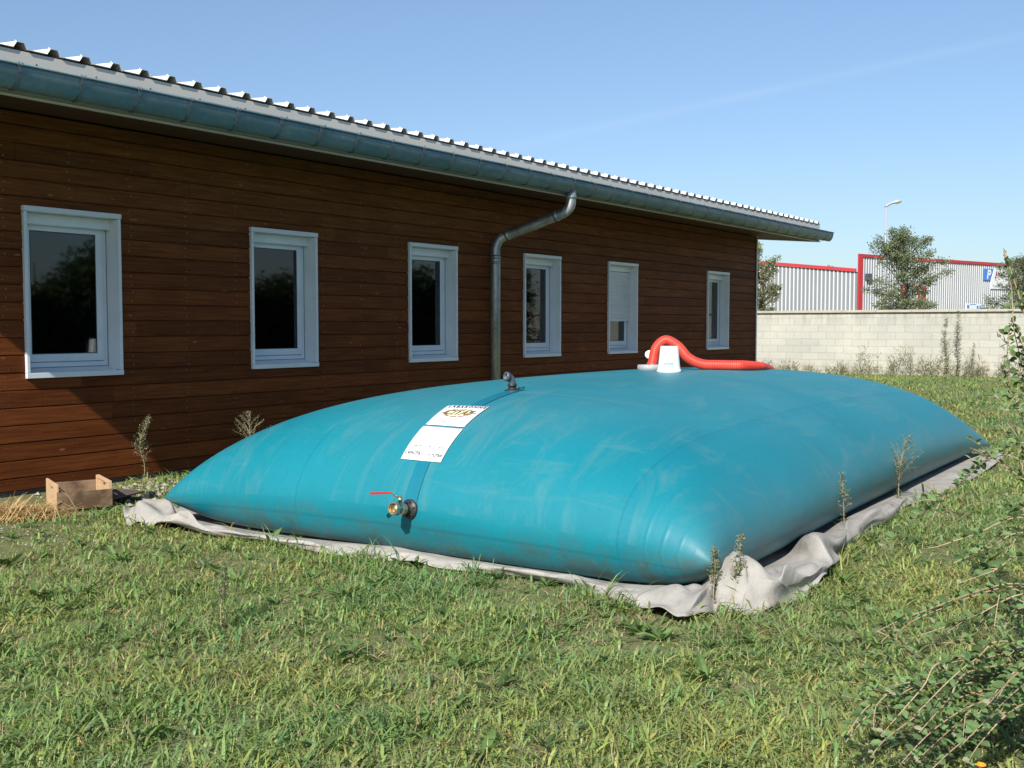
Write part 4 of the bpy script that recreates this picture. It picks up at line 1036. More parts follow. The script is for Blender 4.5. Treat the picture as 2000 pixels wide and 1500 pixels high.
def straw_reg(r):
    a = r.uniform(0, 6.28); q = math.sqrt(r.uniform(0, 1)); x = 4.24 + 0.33*q*math.cos(a); y = -1.02 + 0.24*q*math.sin(a) - 0.75*(x-4.27)
    return (x, y, 1 - q*0.8)
tag(sticks('straw_heap', 1300, straw_reg, 0.24, M['straw'], 0.05, 0.0022, 2), 'loose heap of dry golden straw in front of the wooden crate', 'straw', kind='stuff')
def stones():
    r = np.random.RandomState(11); V = []; F = []; N = []
    for i in range(700):
        if r.rand() < 0.72: x, y, s = r.uniform(4.9, 6.6), r.normal(-0.72, 0.26), r.uniform(0.010, 0.032)
        elif r.rand() < 0.5: x, y, s = r.uniform(6.0, 20), r.uniform(-0.6, -0.05), r.uniform(0.014, 0.034)
        else: x, y, s = r.uniform(3.7, 4.75), r.uniform(-2.3, -1.2), r.uniform(0.005, 0.013)
        if y > -0.05: continue
        k = len(V); q = r.normal(size=(6, 3)); base = np.array([[1,0,0],[-1,0,0],[0,1,0],[0,-1,0],[0,0,.6],[0,0,-.6]])*s*r.uniform(0.7, 1.3, (1,3)) + q*s*0.15
        V += list(base + np.array([x, y, s*0.35 + gz(x, y)]))
        for f in ((0,2,4),(2,1,4),(1,3,4),(3,0,4),(2,0,5),(1,2,5),(3,1,5),(0,3,5)): F += [k+f[0], k+f[1], k+f[2]]; N.append(3)
    return tag(np_mesh('gravel', np.array(V), np.array(N), F, M['stone']), 'pale stones scattered along the foot of the timber wall', 'gravel', kind='stuff')
stones()

# ---------------------------------------------------------------- block wall and what stands behind it
bw = thing('block_wall', (31.55, 0, 0), 'pale concrete block boundary wall with a stone coping across the far end of the lawn', 'wall')
mb = MB(); mb.box((31.47, -26, -0.3), (31.67, 26, 1.775)); mb.build('masonry', M['blocks'], bw)
mb = MB(); y = -26.0
while y < 26: mb.box((31.40, y+0.003, 1.778), (31.74, y+0.997, 1.85)); y += 1.0
mb.build('coping', M['coping'], bw, bevel=0.008)

def ribbed(mb, o, d, n, L, ztop0, ztop1, zb=0.0, pitch=0.27, mi=0):
    """profiled sheet along direction d, facing -n; top edge runs ztop0 -> ztop1"""
    o, d, n = Vector(o), Vector(d), Vector(n); k = int(L/pitch); pr = []
    for i in range(k):
        for s, q in ((0.0, 0.0), (0.17, 0.0), (0.185, 0.045), (0.255, 0.045)): pr.append((i*pitch + s, q))
    pr.append((k*pitch, 0.0)); vs = []
    for s, q in pr:
        p = o + d*s - n*q; zt = ztop0 + (ztop1-ztop0)*s/L; vs += [(p.x, p.y, zb), (p.x, p.y, zt)]
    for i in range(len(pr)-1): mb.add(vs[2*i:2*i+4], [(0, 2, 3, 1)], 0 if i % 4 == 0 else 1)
wh = thing('warehouse', (70, 14, 0), 'pale grey ribbed metal warehouse with bright red trim beyond the block wall', 'warehouse')
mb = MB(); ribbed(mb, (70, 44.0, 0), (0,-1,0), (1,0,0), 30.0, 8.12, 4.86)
mb.add([(70.05,44,0),(96,44,0),(96,44,8.12),(70.05,44,8.12)], [(0,1,2,3)]); mb.build('low_wall', [M['clad'], M['cladrib_sunlit']], wh)
dR = Vector((0.953,-0.302,0)).normalized(); nR = Vector((0.302,0.953,0)).normalized(); oR = Vector((69.95, 13.85, 0)); LR = 23.2
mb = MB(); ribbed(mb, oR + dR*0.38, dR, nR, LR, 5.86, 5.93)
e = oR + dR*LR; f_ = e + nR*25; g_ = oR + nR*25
mb.add([(e.x,e.y,0),(f_.x,f_.y,0),(f_.x,f_.y,4.8),(e.x,e.y,4.8),(oR.x,oR.y,0),(g_.x,g_.y,0),(g_.x,g_.y,4.8),(oR.x,oR.y,4.8)], [(0,1,2,3),(4,7,6,5),(3,2,6,7)]); mb.build('tall_wall', [M['clad'], M['cladrib_sunlit']], wh)
mb = MB(); mb.add([(70.1,44,8.0),(96,44,8.0),(96,14.2,4.9),(70.1,14.2,4.9)], [(0,1,2,3)])
mb.box((74, 17.8, 5.36), (75.5, 19.9, 5.50)); mb.box((74.1, 17.0, 5.44), (74.6, 20.4, 5.52))
for y in (17.2, 18.3, 19.3, 20.2): mb.box((74.1, y, 5.30), (74.3, y+0.1, 5.60))
mb.build('roof', M['clad'], wh)
mb = MB()
mb.obox((69.86, 44.0, 8.12), (0.12,0,0), (0,-30.05,-3.26), (0,0,0.22))
mb.obox(oR - nR*0.10, dR*0.42, nR*0.12, (0,0,6.02)); mb.obox(oR - nR*0.10 + dR*0.42 + Vector((0,0,5.82)), dR*(LR-0.35), nR*0.12, (0,0,0.20)); mb.obox(oR - nR*0.10 + dR*(LR+0.1), dR*0.35, nR*0.12, (0,0,6.02))
mb.build('red_trim', M['wred'], wh)
mb = MB(); q = oR + dR*5.1 - nR*0.12; mb.obox(q + Vector((0,0,3.98)), dR*2.45, nR*0.10, (0,0,0.16)); mb.obox(q + dR*1.55, dR*0.9, nR*0.10, (0,0,3.98)); mb.obox(q - dR*0.3, dR*0.3, nR*0.10, (0,0,4.14))
mb.build('door_frame', M['wred'], wh)
mb = MB(); q = oR + dR*5.1 - nR*0.10; mb.obox(q + Vector((0,0,0)), dR*1.55, nR*0.05, (0,0,3.5)); mb.build('door', M['signwhite'], wh)
mb = MB(); q = oR + dR*0.75 - nR*0.25; mb.obox(q + Vector((0,0,4.35)), dR*0.42, nR*0.2, (0,0,0.42)); mb.build('wall_lamp', M['greyplast'], wh)
# sign panels on the tall wall
def on_wall(s, z, off=0.10): return oR + dR*s - nR*off + Vector((0,0,z))
sg = thing('shop_sign', tuple(on_wall(15.1, 4.7)), 'blue and white shop sign with a large white P high on the grey warehouse wall', 'sign')
mb = MB(); vs = [on_wall(15.0, 4.70), on_wall(15.9, 4.70), on_wall(16.3, 5.55), on_wall(15.0, 5.55)]; vs += [p + nR*0.04 for p in vs]
mb.add(vs, [(0,1,2,3),(7,6,5,4),(0,4,5,1),(1,5,6,2),(2,6,7,3),(3,7,4,0)]); mb.build('blue_panel', M['signblue'], sg)
mb = MB(); vs = [on_wall(15.98, 4.1), on_wall(20.4, 4.1), on_wall(20.4, 5.62), on_wall(16.42, 5.62), on_wall(15.98, 4.70)]; m_ = len(vs); vs += [p + nR*0.04 for p in vs]
mb.add(vs, [tuple(range(m_)), tuple(reversed(range(m_, 2*m_)))] + [(i, m_+i, m_+(i+1) % m_, (i+1) % m_) for i in range(m_)]); mb.build('white_panel', M['signwhite'], sg)
v, f = glyphs('P', 1.0, 0.18, 1.0, 0.035)
mb = MB(); mb.add([on_wall(15.58 + x*1.0, 5.10 + y*0.92, 0.115) for x, y in v], f); mb.build('lettering', M['signwhite'], sg)
v, f = glyphs('I', 0.95, 0.25, 1.0, 0.02)
mb = MB(); mb.add([on_wall(16.55 + x, 5.08 + y*0.85, 0.115) for x, y in v], f); mb.build('lettering', M['wred'], sg)
sg = thing('hoarding', tuple(on_wall(12.0, 2.2)), 'low white and blue hoarding just showing above the block wall coping', 'sign')
mb = MB(); a_ = on_wall(12.05, 2.0, 0.5); mb.obox(a_, dR*2.1, nR*0.06, (0,0,0.98)); mb.build('panel', M['signwhite'], sg)
mb = MB()
for s0, s1, z0, z1 in ((12.12, 12.42, 2.62, 2.86), (12.5, 13.3, 2.88, 2.93), (13.4, 13.6, 2.6, 2.82), (13.66, 13.74, 2.6, 2.82), (13.82, 14.0, 2.6, 2.82)): mb.obox(on_wall(s0, z0, 0.505), dR*(s1-s0), nR*0.003, (0,0,z1-z0))
mb.build('blue_marks', M['signblue'], sg)

lp = thing('street_lamp', (63.35, 10.18, 0), 'tall slim street lamp with a curved pale head rising behind the loose-crowned tree', 'street lamp')
mb = MB(); mb.tube([(63.35,10.18,0), (63.35,10.18,4), (63.35,10.18,8.25)], [0.075, 0.07, 0.052], 12); mb.build('pole', M['lampgrey'], lp)
hd = Vector((0.55,-0.83,0)).normalized(); mb = MB(); h0 = Vector((63.35,10.18,8.22))
pth = [h0 - hd*0.06 + Vector((0,0,-0.02)), h0 + hd*0.1 + Vector((0,0,0.10)), h0 + hd*0.3 + Vector((0,0,0.20)), h0 + hd*0.48 + Vector((0,0,0.25)), h0 + hd*0.66 + Vector((0,0,0.29)), h0 + hd*0.80 + Vector((0,0,0.315)), h0 + hd*0.86 + Vector((0,0,0.32))]
mb.tube(catmull(pth, 4), list(np.interp(np.linspace(0,1,25), [0,.1,.35,.5,.62,.85,1], [.06,.085,.075,.10,.125,.10,.03])), 14); mb.build('lamp_head', M['lampgrey'], lp)

# ---------------------------------------------------------------- plants
def leaf_array(pts, dirs, ups, L, W, col, fold=0.25, shape='oval'):
    """folded leaves: pts (n,3) bases, dirs along leaf, ups leaf normal"""
    n = len(pts); d = dirs/np.linalg.norm(dirs, axis=1, keepdims=True); s = np.cross(d, ups); s /= np.linalg.norm(s, axis=1, keepdims=True)+1e-9; u = np.cross(s, d)
    L = np.asarray(L).reshape(-1,1)*np.ones((n,1)); W = np.asarray(W).reshape(-1,1)*np.ones((n,1))
    if shape == 'oval':
        V = np.stack([pts, pts+d*L*.3+s*W*.46+u*W*fold, pts+d*L*.68+s*W*.46+u*W*fold, pts+d*L-u*L*.06, pts+d*L*.68-s*W*.46+u*W*fold, pts+d*L*.3-s*W*.46+u*W*fold, pts+d*L*.32, pts+d*L*.7], 1)
        F = [[0,1,2,7,6],[7,2,3],[0,6,7,4,5],[7,3,4]]
    else:
        V = np.stack([pts, pts+d*L*.5+s*W*.5, pts+d*L, pts+d*L*.5-s*W*.5], 1); F = [[0,1,2,3]]
    m = V.shape[1]; loops = np.concatenate([np.array(sum(F, []))[None, :] + (np.arange(n)*m)[:, None]], 0).ravel()
    fn = np.tile([len(f) for f in F], n)
    return V.reshape(-1, 3), fn, loops, np.repeat(col, m, 0)
def unit(r, n):
    q = r.normal(size=(n, 3)); return q/np.linalg.norm(q, axis=1, keepdims=True)
def tree(label, base, H, R, seed, tint, nl=9000, low=0.12, top=0.35, lean=0.0):
    R *= 0.95; nl = int(nl*1.6)
    r = np.random.RandomState(seed); b = Vector(base)
    t = thing('tree', base, label, 'tree', None); mb = MB(); pts = []; dr = []
    trunk = catmull([b, b + Vector((r.normal(0,.05), r.normal(0,.05), H*.3)), b + Vector((r.normal(0,.12), r.normal(0,.12), H*.62)), b + Vector((r.normal(0,.2)+lean, r.normal(0,.2), H*.9))], 5)
    mb.tube(trunk, list(np.linspace(H*.018, H*.004, len(trunk))), 8)
    for k in range(58):
        h = low + (0.9-low)*((k + r.rand())/58); s = b + (trunk[min(int(h/0.9*(len(trunk)-1)), len(trunk)-1)] - b)
        a = k*2.4 + r.normal(0, .4); prof = R*(0.55 + 0.6*math.sin(PI*min(1, (h-low)/(1.02-low))**0.8))*r.uniform(.55, 1.2)
        rise = r.uniform(0.25, 0.9)*prof + (0.5*R if h > .55 else 0)*r.uniform(0.2, 1); e = Vector((math.cos(a)*prof, math.sin(a)*prof, rise))
        if h > .78: e = Vector((e.x*.5, e.y*.5, H*top*r.uniform(.35, .9)*0.55))
        br = catmull([s, s + e*0.5 + Vector((0,0,prof*.10)), s + e + Vector((0,0,-0.12*prof*r.rand()))], 5)
        mb.tube(br, list(np.linspace(H*.005, H*.0012, len(br))), 5, caps=False)
        m = int(nl/58*r.uniform(.6, 1.4)); q = r.uniform(0.12, 1.0, m)**.8
        bp = np.array([tuple(p) for p in br]); f = q*(len(br)-1); i0 = np.minimum(f.astype(int), len(br)-2); g = (f-i0)[:, None]
        sp = (0.055 + 0.15*(1-q)[:, None]*1.1)*R
        pts.append(bp[i0]*(1-g) + bp[i0+1]*g + r.normal(0, 1, (m,3))*sp*np.array([1,1,.8])); dr.append(np.tile(np.array(e)/e.length, (m,1))*0.7 + unit(r, m))
    mb.build('trunk', M['bark'], t)
    pts = np.concatenate(pts); dr = np.concatenate(dr); n = len(pts); ok = pts[:,2] > b.z + H*.05; pts, dr = pts[ok], dr[ok]; n = len(pts)
    c = np.array(tint)[None, :]*r.uniform(.6, 1.45, (n,1))*(1 + r.normal(0, .10, (n,3))); c[r.rand(n) < .12] *= np.array([1.6,1.35,1.0])
    V, fn, lo, cc = leaf_array(pts, dr, unit(r, n) + np.array([0,0,.8]), r.uniform(.06,.12,n)*(H/5.4), r.uniform(.035,.065,n)*(H/5.4), np.clip(c, .005, 1), shape='flat')
    np_mesh('crown', V, fn, lo, M['leaf'], t, cc); return t
tree('loose-crowned green tree behind the block wall in front of the street lamp', (45.2, 4.05, 0), 5.25, 1.42, 5, (0.21,0.245,0.155), 13000)
tree('thin yellowish-green tree half hidden behind the end of the timber building', (38.1, 7.25, 0), 4.5, 0.75, 8, (0.23,0.24,0.13), 7000, .2, .5)
tree('dense dark-green tree behind the block wall below the blue shop sign', (45.4, -0.25, 0), 4.1, 1.25, 12, (0.18,0.215,0.13), 13000)
tree('bushy olive tree behind the block wall beyond the frame of the shrubs', (44.0, -4.2, 0), 4.4, 1.7, 14, (0.13,0.16,0.09), 9000)

def reflection_hedge():  # added out of frame so the window panes reflect dark foliage
    r = np.random.RandomState(55); n = 70000
    X = r.uniform(9, 30, n); k = r.rand(n); H = 2.9 + .5*np.sin(X*.9) + .3*np.sin(X*2.3+1); Z = H*k**.8; w = 0.9*(1-.5*k); Y = -12.2 + r.choice([-1, 1], n)*w*r.uniform(.4, 1.1, n)
    P_ = np.stack([X, Y, Z], -1) + r.normal(0, .08, (n,3)); P_[:,2] = np.maximum(P_[:,2], .02)
    q_ = r.rand(n) < .35; P_[q_, 1] = -12.2 + r.normal(0, .15, q_.sum()); P_[q_, 2] = np.minimum(P_[q_, 2], H[q_]*.82); sz = np.where(q_, 1.9, .8)
    c = np.array((.085,.12,.055))[None]*r.uniform(.5, 1.5, (n,1)); t = thing('reflection_hedge', (19,-12.2,0), 'unseen screen of dark green foliage added off to the right for the window panes to reflect', 'reflection_hedge')
    V, fn, lo, cc = leaf_array(P_, unit(r, n), unit(r, n), r.uniform(.12,.22,n)*sz, r.uniform(.07,.13,n)*sz, c, shape='flat'); np_mesh('foliage', V, fn, lo, M['leaf'], t, cc)
    mb = MB()
    for x in np.arange(9.5, 30, 1.5): mb.tube([(x,-12.2,-.05),(x+.05,-12.2,1.4),(x,-12.15,2.7)], [.05,.04,.015], 6)
    mb.build('stems', M['bark'], t)
reflection_hedge()

def weed(name, label, base, H, style, seed, group=None, lean=(0,0)):
    r = np.random.RandomState(seed); b = Vector(base); t = thing(name, base, label, 'weed', group); mb = MB(); P_, D_, Ls, Ws, Cs = [], [], [], [], []
    bd = r.normal(0, .035*H, 4); stem = catmull([b, b + Vector((lean[0]*.2 + bd[0], lean[1]*.2 + bd[1], H*.35)), b + Vector((lean[0]*.6 + bd[2], lean[1]*.6 + bd[3], H*.7)), b + Vector((lean[0] + bd[0]*2, lean[1] + bd[3]*2, H))], 6)
    mb.tube(stem, list(np.linspace(.0042, .0015, len(stem))*max(1, H/0.8)), 6)
    arr = np.array([tuple(p) for p in stem])
    def at(h): f = h*(len(stem)-1); i = min(int(f), len(stem)-2); return arr[i]*(1-f+i) + arr[i+1]*(f-i)
    nl = int(150*max(.5, H)); g0 = np.array((0.13,0.18,0.065)); dry = np.array((0.30,0.26,0.15)); pale = np.array((0.42,0.38,0.27))
    for i in range(nl):
        h = r.uniform(.03, .75 if style == 'plume' else .55)
        if r.rand() < 0.25: h = r.uniform(0.02, .2)
        a = r.uniform(0, 6.28); P_.append(at(h)); D_.append((math.cos(a), math.sin(a), r.uniform(-.2, .9))); Ls.append(r.uniform(.03,.075)*max(.6, min(1.6, H))); Ws.append(r.uniform(.006,.013)*max(.7, min(1.6, H))); m = r.rand()
        Cs.append(g0*(1-m*.5) + dry*m*.5)
    # branched flower head
    for k in range((44 if H > .5 else 20) if style == 'plume' else 38):
        h = r.uniform(.42, .99) if style == 'plume' else r.uniform(.30, .98)
        a = r.uniform(0, 6.28); w = (H*0.10 if style == 'plume' else H*0.30)*(1.12-h)*1.6; s = at(h); tip = s + np.array((math.cos(a)*w, math.sin(a)*w, w*r.uniform(.5, 1.2)))
        mb.tube([tuple(s), tuple((s+tip)/2 + np.array((0,0,w*.12))), tuple(tip)], [.0016, .0012, .0008], 4, caps=False)
        for q in range(13):
            p_ = s + (tip-s)*r.uniform(.25, 1.05) + r.normal(0, .006 + H*.006, 3); P_.append(p_); D_.append(r.normal(size=3) + np.array((0,0,.5))); Ls.append(r.uniform(.010,.020)*max(.8, H**.7)); Ws.append(r.uniform(.006,.012)*max(.8, H**.7)); m = r.rand()
            Cs.append((pale if m > .6 else dry if m > .35 else g0*1.3)*r.uniform(.6, 1.1))
    mb.build('stem', M['dryweed'], t); n = len(P_)
    V, fn, lo, cc = leaf_array(np.array(P_), np.array(D_), unit(r, n) + np.array([0,0,.6]), np.array(Ls), np.array(Ws), np.array(Cs), shape='flat')
    np_mesh('leaves', V, fn, lo, M['leaf'], t, cc); return t
weed('tall_weed', 'tall seeding weed in front of the sunlit planks beside the grey groundsheet', (5.45,-0.86,-0.01), 0.66, 'plume', 1)
weed('tall_weed', 'seeding weed whose brown head just rises above the left flank of the teal tank', (6.9,-0.62,0), 0.56, 'bush', 2)
weed('tall_weed', 'bushy seeding weed against the long side of the teal tank', (8.55,-6.12,0), 0.52, 'bush', 3, lean=(-.05,.02))
weed('thin_weed', 'thin green weed behind the tallest fold of the groundsheet', (7.02,-6.20,0), 0.42, 'plume', 4)
weed('leafy_weed', 'leafy weed growing up beside the nearest corner of the groundsheet', (4.86,-6.26,0), 0.30, 'plume', 5, lean=(.03,.02))
weed('leafy_weed', 'short weed leaning over the big corner fold of the groundsheet', (4.93,-6.36,0), 0.36, 'plume', 6, lean=(.05,.03))
weed('tall_weed', 'left of the two tall plumed weeds against the block wall', (31.15,-1.0,0), 1.58, 'plume', 7)
weed('tall_weed', 'right and taller of the two tall plumed weeds against the block wall', (31.1,-1.33,0), 1.78, 'plume', 9)
weed('tall_weed', 'shorter plumed weed to the right of the two tall ones by the block wall', (31.15,-1.72,0), 0.92, 'plume', 10)
weed('thin_weed', 'spindly dry weed standing alone in the near left lawn', (3.28,-4.50,-0.01), 0.30, 'plume', 21)
def wall_scrub():
    r = np.random.RandomState(31); P_, D_, L_, W_, C_ = [], [], [], [], []
    for k in range(190):
        y = r.uniform(-9, 5.0); x = 31.3 - abs(r.normal(0, .28)); H = r.gamma(3, .09)*(1.5 if -3 < y < 1.5 else 1); m = int(16 + H*50); col = np.array((0.30,0.25,0.16)) if r.rand() < .6 else np.array((0.15,0.18,0.075))
        for i in range(m):
            a = r.uniform(0, 6.28); P_.append((x + r.normal(0,.05), y + r.normal(0,.06), r.uniform(0, H*.85))); D_.append((math.cos(a)*.6, math.sin(a)*.6, r.uniform(.2, 1.5))); L_.append(r.uniform(.06,.2)); W_.append(r.uniform(.008,.02)); C_.append(col*r.uniform(.6, 1.4))
    n = len(P_); V, fn, lo, cc = leaf_array(np.array(P_), np.array(D_), unit(r, n), np.array(L_), np.array(W_), np.array(C_), shape='flat')
    tag(np_mesh('scrub', V, fn, lo, M['leaf'], None, cc), 'low dry tangled scrub growing along the foot of the block wall', 'scrub', kind='stuff')
wall_scrub()

# cotoneaster: long arching shoots with small oval leaves
def shrub(name, label, root, branches, seed, extra=0, leafL=0.028, dens=0.020, dark=(0.125,0.200,0.078), box=None, dense_from=0.0):
    r = np.random.RandomState(seed); t = thing(name, root, label, 'shrub'); mb = MB(); P_, D_, U_, L_, W_, C_ = [], [], [], [], [], []
    root = Vector(root)
    def shoot(pts, r0, r1, leafy=1.0):
        pth = catmull(pts, 8); n = len(pth)
        mb.tube(pth, list(np.linspace(r1, r0, n)), 6)          # pts run tip -> root
        arr = np.array([tuple(p) for p in pth]); seg = np.linalg.norm(np.diff(arr, axis=0), axis=1); S = np.concatenate([[0], np.cumsum(seg)]); s = 0.004; k = 0
        while s < S[-1]*leafy:
            i = min(np.searchsorted(S, s, side='right')-1, n-2); f = (s-S[i])/(seg[i]+1e-9); p = arr[i]*(1-f) + arr[i+1]*f; d = -(arr[i+1]-arr[i])/(seg[i]+1e-9)
            side = np.cross(d, (0,0,1.0)); side /= np.linalg.norm(side)+1e-9; sg = 1 if k % 2 else -1
            D_.append(d*r.uniform(.2,.9) + side*sg*r.uniform(.6,1.1) + np.array((0,0,r.uniform(-.3,.8)))); U_.append(np.array((-.55,-.30,.75)) + r.normal(0,.55,3)); P_.append(p)
            q = min(1.0, .55 + s/.12); L_.append(leafL*r.uniform(.65,1.2)*q); W_.append(leafL*.58*r.uniform(.75,1.15)*q)
            m = r.rand(); c = np.array(dark)*r.uniform(.7,1.5)
            if m > .88: c = np.array((0.085,0.13,0.045))*r.uniform(.8,1.2)
            if s < .02: c = np.array((0.32,0.34,0.22))
            C_.append(c); s += dens*r.uniform(.6,1.5); k += 1
    for b in branches:
        pts = [Vector(p) for p in b]; e = pts[-1]; out = pts + [e.lerp(root, .45) + Vector((0,0,.10)), root + Vector((r.normal(0,.05), r.normal(0,.05), 0))]
        shoot(out, .0042, .0012, .8)
        for k in range(r.randint(0, 3)):                        # short side twigs
            s = out[1].lerp(out[2], r.rand()); d = (out[0]-out[2]).normalized(); tw = s + d*r.uniform(.05,.12) + Vector(r.normal(0,.04,3)); shoot([tw, s.lerp(tw,.5)+Vector((0,0,.008)), s], .0018, .0011)
    for k in range(extra):
        lo, hi = box; tip = Vector((r.uniform(lo[0],hi[0]), r.uniform(lo[1],hi[1]), r.uniform(lo[2],hi[2]))); mid = tip.lerp(root, r.uniform(.35,.55)) + Vector((r.normal(0,.05), r.normal(0,.05), r.uniform(.08,.28)))
        shoot([tip, tip.lerp(mid,.5)+Vector((0,0,.05)), mid, root + Vector((r.normal(0,.08), r.normal(0,.08), 0))], .004, .0011, .75)
    mb.build('branches', M['twig'], t); n = len(P_)
    V, fn, lo_, cc = leaf_array(np.array(P_), np.array(D_), np.array(U_), np.array(L_), np.array(W_), np.array(C_), fold=.16)
    np_mesh('leaves', V, fn, lo_, M['coto'], t, cc); return t
low = [b for b in BRANCH if b[0][2] < 0.75]; high = [b for b in BRANCH if b[0][2] >= 0.75]
low += [BRANCH[0]]
shrub('cotoneaster', 'spreading cotoneaster with long pale arching shoots reaching over the near right lawn', (4.25,-8.15,0), low, 41, 26, 0.034, 0.020, box=((2.95,-8.0,.05),(3.9,-7.66,.42)))
shrub('cotoneaster', 'taller cotoneaster at the right edge with upright leafy shoots against the block wall', (5.0,-7.95,0), SHOOT, 43, 22, 0.040, 0.021, box=((4.78,-7.80,.40),(5.10,-7.50,1.38)))
shrub('cotoneaster', 'cotoneaster twigs with pale tips poking in at the right edge above the groundsheet', (4.75,-8.35,0.0), high, 44, 0, 0.032, 0.022)
mbx = MB(); c_ = Vector((3.09,-7.87,0.20))
for k in range(14):
    a = k*2.4; mbx.obox(c_, Vector((math.cos(a)*.014, math.sin(a)*.014, .006)), Vector((-math.sin(a)*.005, math.cos(a)*.005, 0)), (0,0,.002))
mbx.lathe(c_, (0,0,1), [(-.004,.006),(.006,.005),(.008,0)], 8); mbx.tube([(3.10,-7.87,0.0),(3.095,-7.87,0.1),tuple(c_)], .0015, 5, 1)
tag(mbx.build('orange_flower', [M['orange'], M['twig']], loc=tuple(c_)), 'single small orange flower under the cotoneaster in the bottom right corner', 'flower')

# ---------------------------------------------------------------- grass
def inside(poly, X, Y):
    r = np.zeros(len(X), bool); j = len(poly)-1
    for i in range(len(poly)):
        xi, yi = poly[i]; xj, yj = poly[j]; c = ((yi > Y) != (yj > Y)) & (X < (xj-xi)*(Y-yi)/(yj-yi+1e-12)+xi); r ^= c; j = i
    return r
POLY = [(t[2][0], t[2][1]) for t in TARP] + [(12.35,-1.75), (5.1,-1.7)]
def fbm(X, Y, seed, f0=1.0, oct=4):
    r = np.random.RandomState(seed); out = np.zeros_like(X); a = 1.0; s = 0
    for o in range(oct):
        for k in range(4):
            th = r.uniform(0, 6.28); f = f0*(2**o)*r.uniform(.7,1.4); out += a*np.sin((X*math.cos(th)+Y*math.sin(th))*f*3 + r.uniform(0,6.28))
        s += a*1.6; a *= .6
    return out/s
def grass():
    r = np.random.RandomState(99); Xs, Ys, Rr = [], [], []
    for r0, r1, dens in ((2.6,4.6,12500),(4.6,6.5,8200),(6.5,9.5,4200),(9.5,14,2000),(14,22,700),(22,37,420)):
        half = math.radians(38); area = half*(r1*r1-r0*r0); n = int(area*dens); rad = np.sqrt(r.uniform(r0*r0, r1*r1, n)); a = YAW + r.uniform(-half, half*0.95, n)
        Xs.append(rad*np.cos(a)); Ys.append(-8.5 + rad*np.sin(a)); Rr.append(rad)
    X, Y, R_ = map(np.concatenate, (Xs, Ys, Rr))
    n1 = fbm(X, Y, 1, .55); n2 = fbm(X, Y, 2, 2.2, 3); bare = np.clip((4.8-X)*1.2, 0, 1)*np.clip((Y+2.7+.5*n2)*1.1, 0, 1)      # thin, stony ground near the straw
    keep = ((Y < -0.12) | (X > 20.7)) & ~inside(POLY, X, Y) & (X < 31.35) & (r.rand(len(X)) < np.clip(.72 + .42*n2 + .25*n1, .22, 1)*(1-.9*bare)) & ~((X > 4.2) & (X < 5.45) & (Y > -1.3))
    X, Y, R_, n1, n2 = X[keep], Y[keep], R_[keep], n1[keep], n2[keep]; n = len(X)
    n3 = fbm(X, Y, 3, 1.4, 3); far = np.clip(R_/6.5, 1, 3.2); kind = r.rand(n); broad = kind < .38; dry = kind > .88 - .30*np.clip(n3*2.0 - .15, 0, 1.2)
    L = r.gamma(6, .0095, n)*(1 + .35*n2); L = np.clip(L, .02, .13); L[broad] *= 1.05; L[dry] *= 1.1
    W = np.where(broad, r.uniform(.006,.012,n), r.uniform(.003,.0055,n))*far**.9; L *= far**.2; W[dry] *= .6
    short = r.rand(n) < .5; L[short] *= .52; W[short & ~broad] *= .85
    # taller tufts left unmown along the groundsheet
    px = np.array([p[0] for p in POLY[:26]]); py = np.array([p[1] for p in POLY[:26]]); dm = np.full(n, 9.0)
    for i in range(25):
        ax, ay, bx, by = px[i], py[i], px[i+1], py[i+1]; tt = np.clip(((X-ax)*(bx-ax)+(Y-ay)*(by-ay))/((bx-ax)**2+(by-ay)**2+1e-9), 0, 1); dm = np.minimum(dm, np.hypot(X-ax-tt*(bx-ax), Y-ay-tt*(by-ay)))
    L *= 1 + 1.15*np.exp(-(dm/.10)**2)*r.rand(n)
    az = r.uniform(0, 6.28, n); lean = np.where(broad, r.uniform(.6,1.05,n), r.uniform(.3,1.0,n)); lean[dry] = r.uniform(.6,1.0,dry.sum())
    d = np.stack([np.cos(az), np.sin(az)], -1); s = np.stack([-np.sin(az), np.cos(az)], -1); Z0 = gz(X, Y) - .004
    V = np.zeros((n, 7, 3)); prof = np.where(broad[:,None], np.array([.55,1.0,.85])[None], np.array([1.0,.85,.6])[None])
    for k, t in enumerate((0, .38, .74, 1.0)):
        out = lean*L*(t**1.5); up_ = L*(t - lean*.52*t**2.2); c = np.stack([X + d[:,0]*out, Y + d[:,1]*out, Z0 + np.maximum(up_, 0)], -1)
        if k < 3: w = (W*.5*prof[:,k])[:,None]; V[:,2*k,:] = c; V[:,2*k+1,:] = c; V[:,2*k,:2] -= s*w; V[:,2*k+1,:2] += s*w
        else: V[:,6,:] = c
    base = np.stack([.262 + .06*n1, .352 + .016*n1, .112 + .0*n1], -1)
    c = base*r.uniform(.74,1.24,(n,1))*(1 + r.normal(0,.07,(n,3)))
    yl = r.rand(n) < np.clip(.11 + .22*n1, .02, .45); c[yl] = c[yl]*np.array([1.4,1.18,1.15])
    bl = r.rand(n) < .16; c[bl] = c[bl]*np.array([.72,.92,1.15])
    c[dry] = np.array((.44,.36,.21))*r.uniform(.55,1.3,(dry.sum(),1))
    lo = (np.arange(n)*7)[:,None] + np.array([0,1,3,2, 2,3,5,4, 4,5,6])[None]
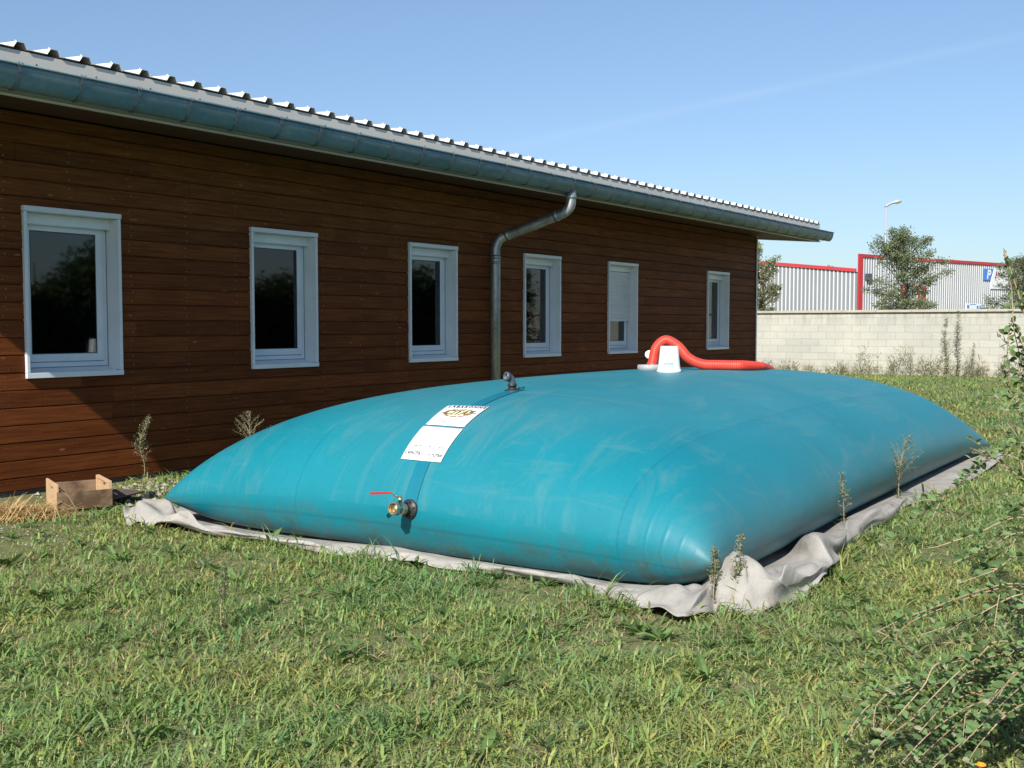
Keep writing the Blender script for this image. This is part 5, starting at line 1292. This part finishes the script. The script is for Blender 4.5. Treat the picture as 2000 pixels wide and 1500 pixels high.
    o = np_mesh('grass', V.reshape(-1,3), np.tile([4,4,3], n), lo.ravel(), M['grass'], None, np.repeat(np.clip(c, .004, 1), 7, 0))
    tag(o, 'scruffy mown lawn of mixed green and straw-coloured grass', 'grass', kind='stuff'); return n
print('blades', grass())
def rosettes():
    r = np.random.RandomState(77); P_, D_, L_, W_, C_ = [], [], [], [], []
    for k in range(900):
        rad = math.sqrt(r.uniform(2.8**2, 9**2)); a = YAW + r.uniform(-.6,.6); x, y = rad*math.cos(a), -8.5 + rad*math.sin(a)
        if y > -.9 or inside(POLY, np.array([x]), np.array([y]))[0]: continue
        m = r.randint(5, 11); S = r.uniform(.035,.085) if r.rand() < .85 else r.uniform(.09,.14); col = np.array((.12,.19,.06))*r.uniform(.7,1.5)
        for i in range(m):
            q = r.uniform(0,6.28); P_.append((x,y,float(gz(np.array(x),np.array(y)))+.006)); D_.append((math.cos(q),math.sin(q),r.uniform(.15,.9))); L_.append(S*r.uniform(.7,1.3)); W_.append(S*r.uniform(.16,.32)); C_.append(col*r.uniform(.75,1.25))
    n = len(P_); V, fn, lo, cc = leaf_array(np.array(P_), np.array(D_), np.tile((0,0,1.0),(n,1)) + r.normal(0,.2,(n,3)), np.array(L_), np.array(W_), np.array(C_), fold=.2)
    tag(np_mesh('lawn_weeds', V, fn, lo, M['grass'], None, cc), 'broad-leaved rosette weeds spread through the lawn', 'ground cover', kind='stuff')
rosettes()
def clip_reg(r):
    rad = math.sqrt(r.uniform(2.8**2, 10**2)); a = YAW + r.uniform(-.6,.6); x, y = rad*math.cos(a), -8.5 + rad*math.sin(a)
    while y > -.4 or inside(POLY, np.array([x]), np.array([y]))[0]:
        rad = math.sqrt(r.uniform(2.8**2, 10**2)); a = YAW + r.uniform(-.6,.6); x, y = rad*math.cos(a), -8.5 + rad*math.sin(a)
    return (x, y, 1)
tag(sticks('clippings', 2600, clip_reg, 0.075, M['straw'], 0.035, 0.0016, 5, .18), 'dry grass clippings strewn over the lawn', 'clippings', kind='stuff')
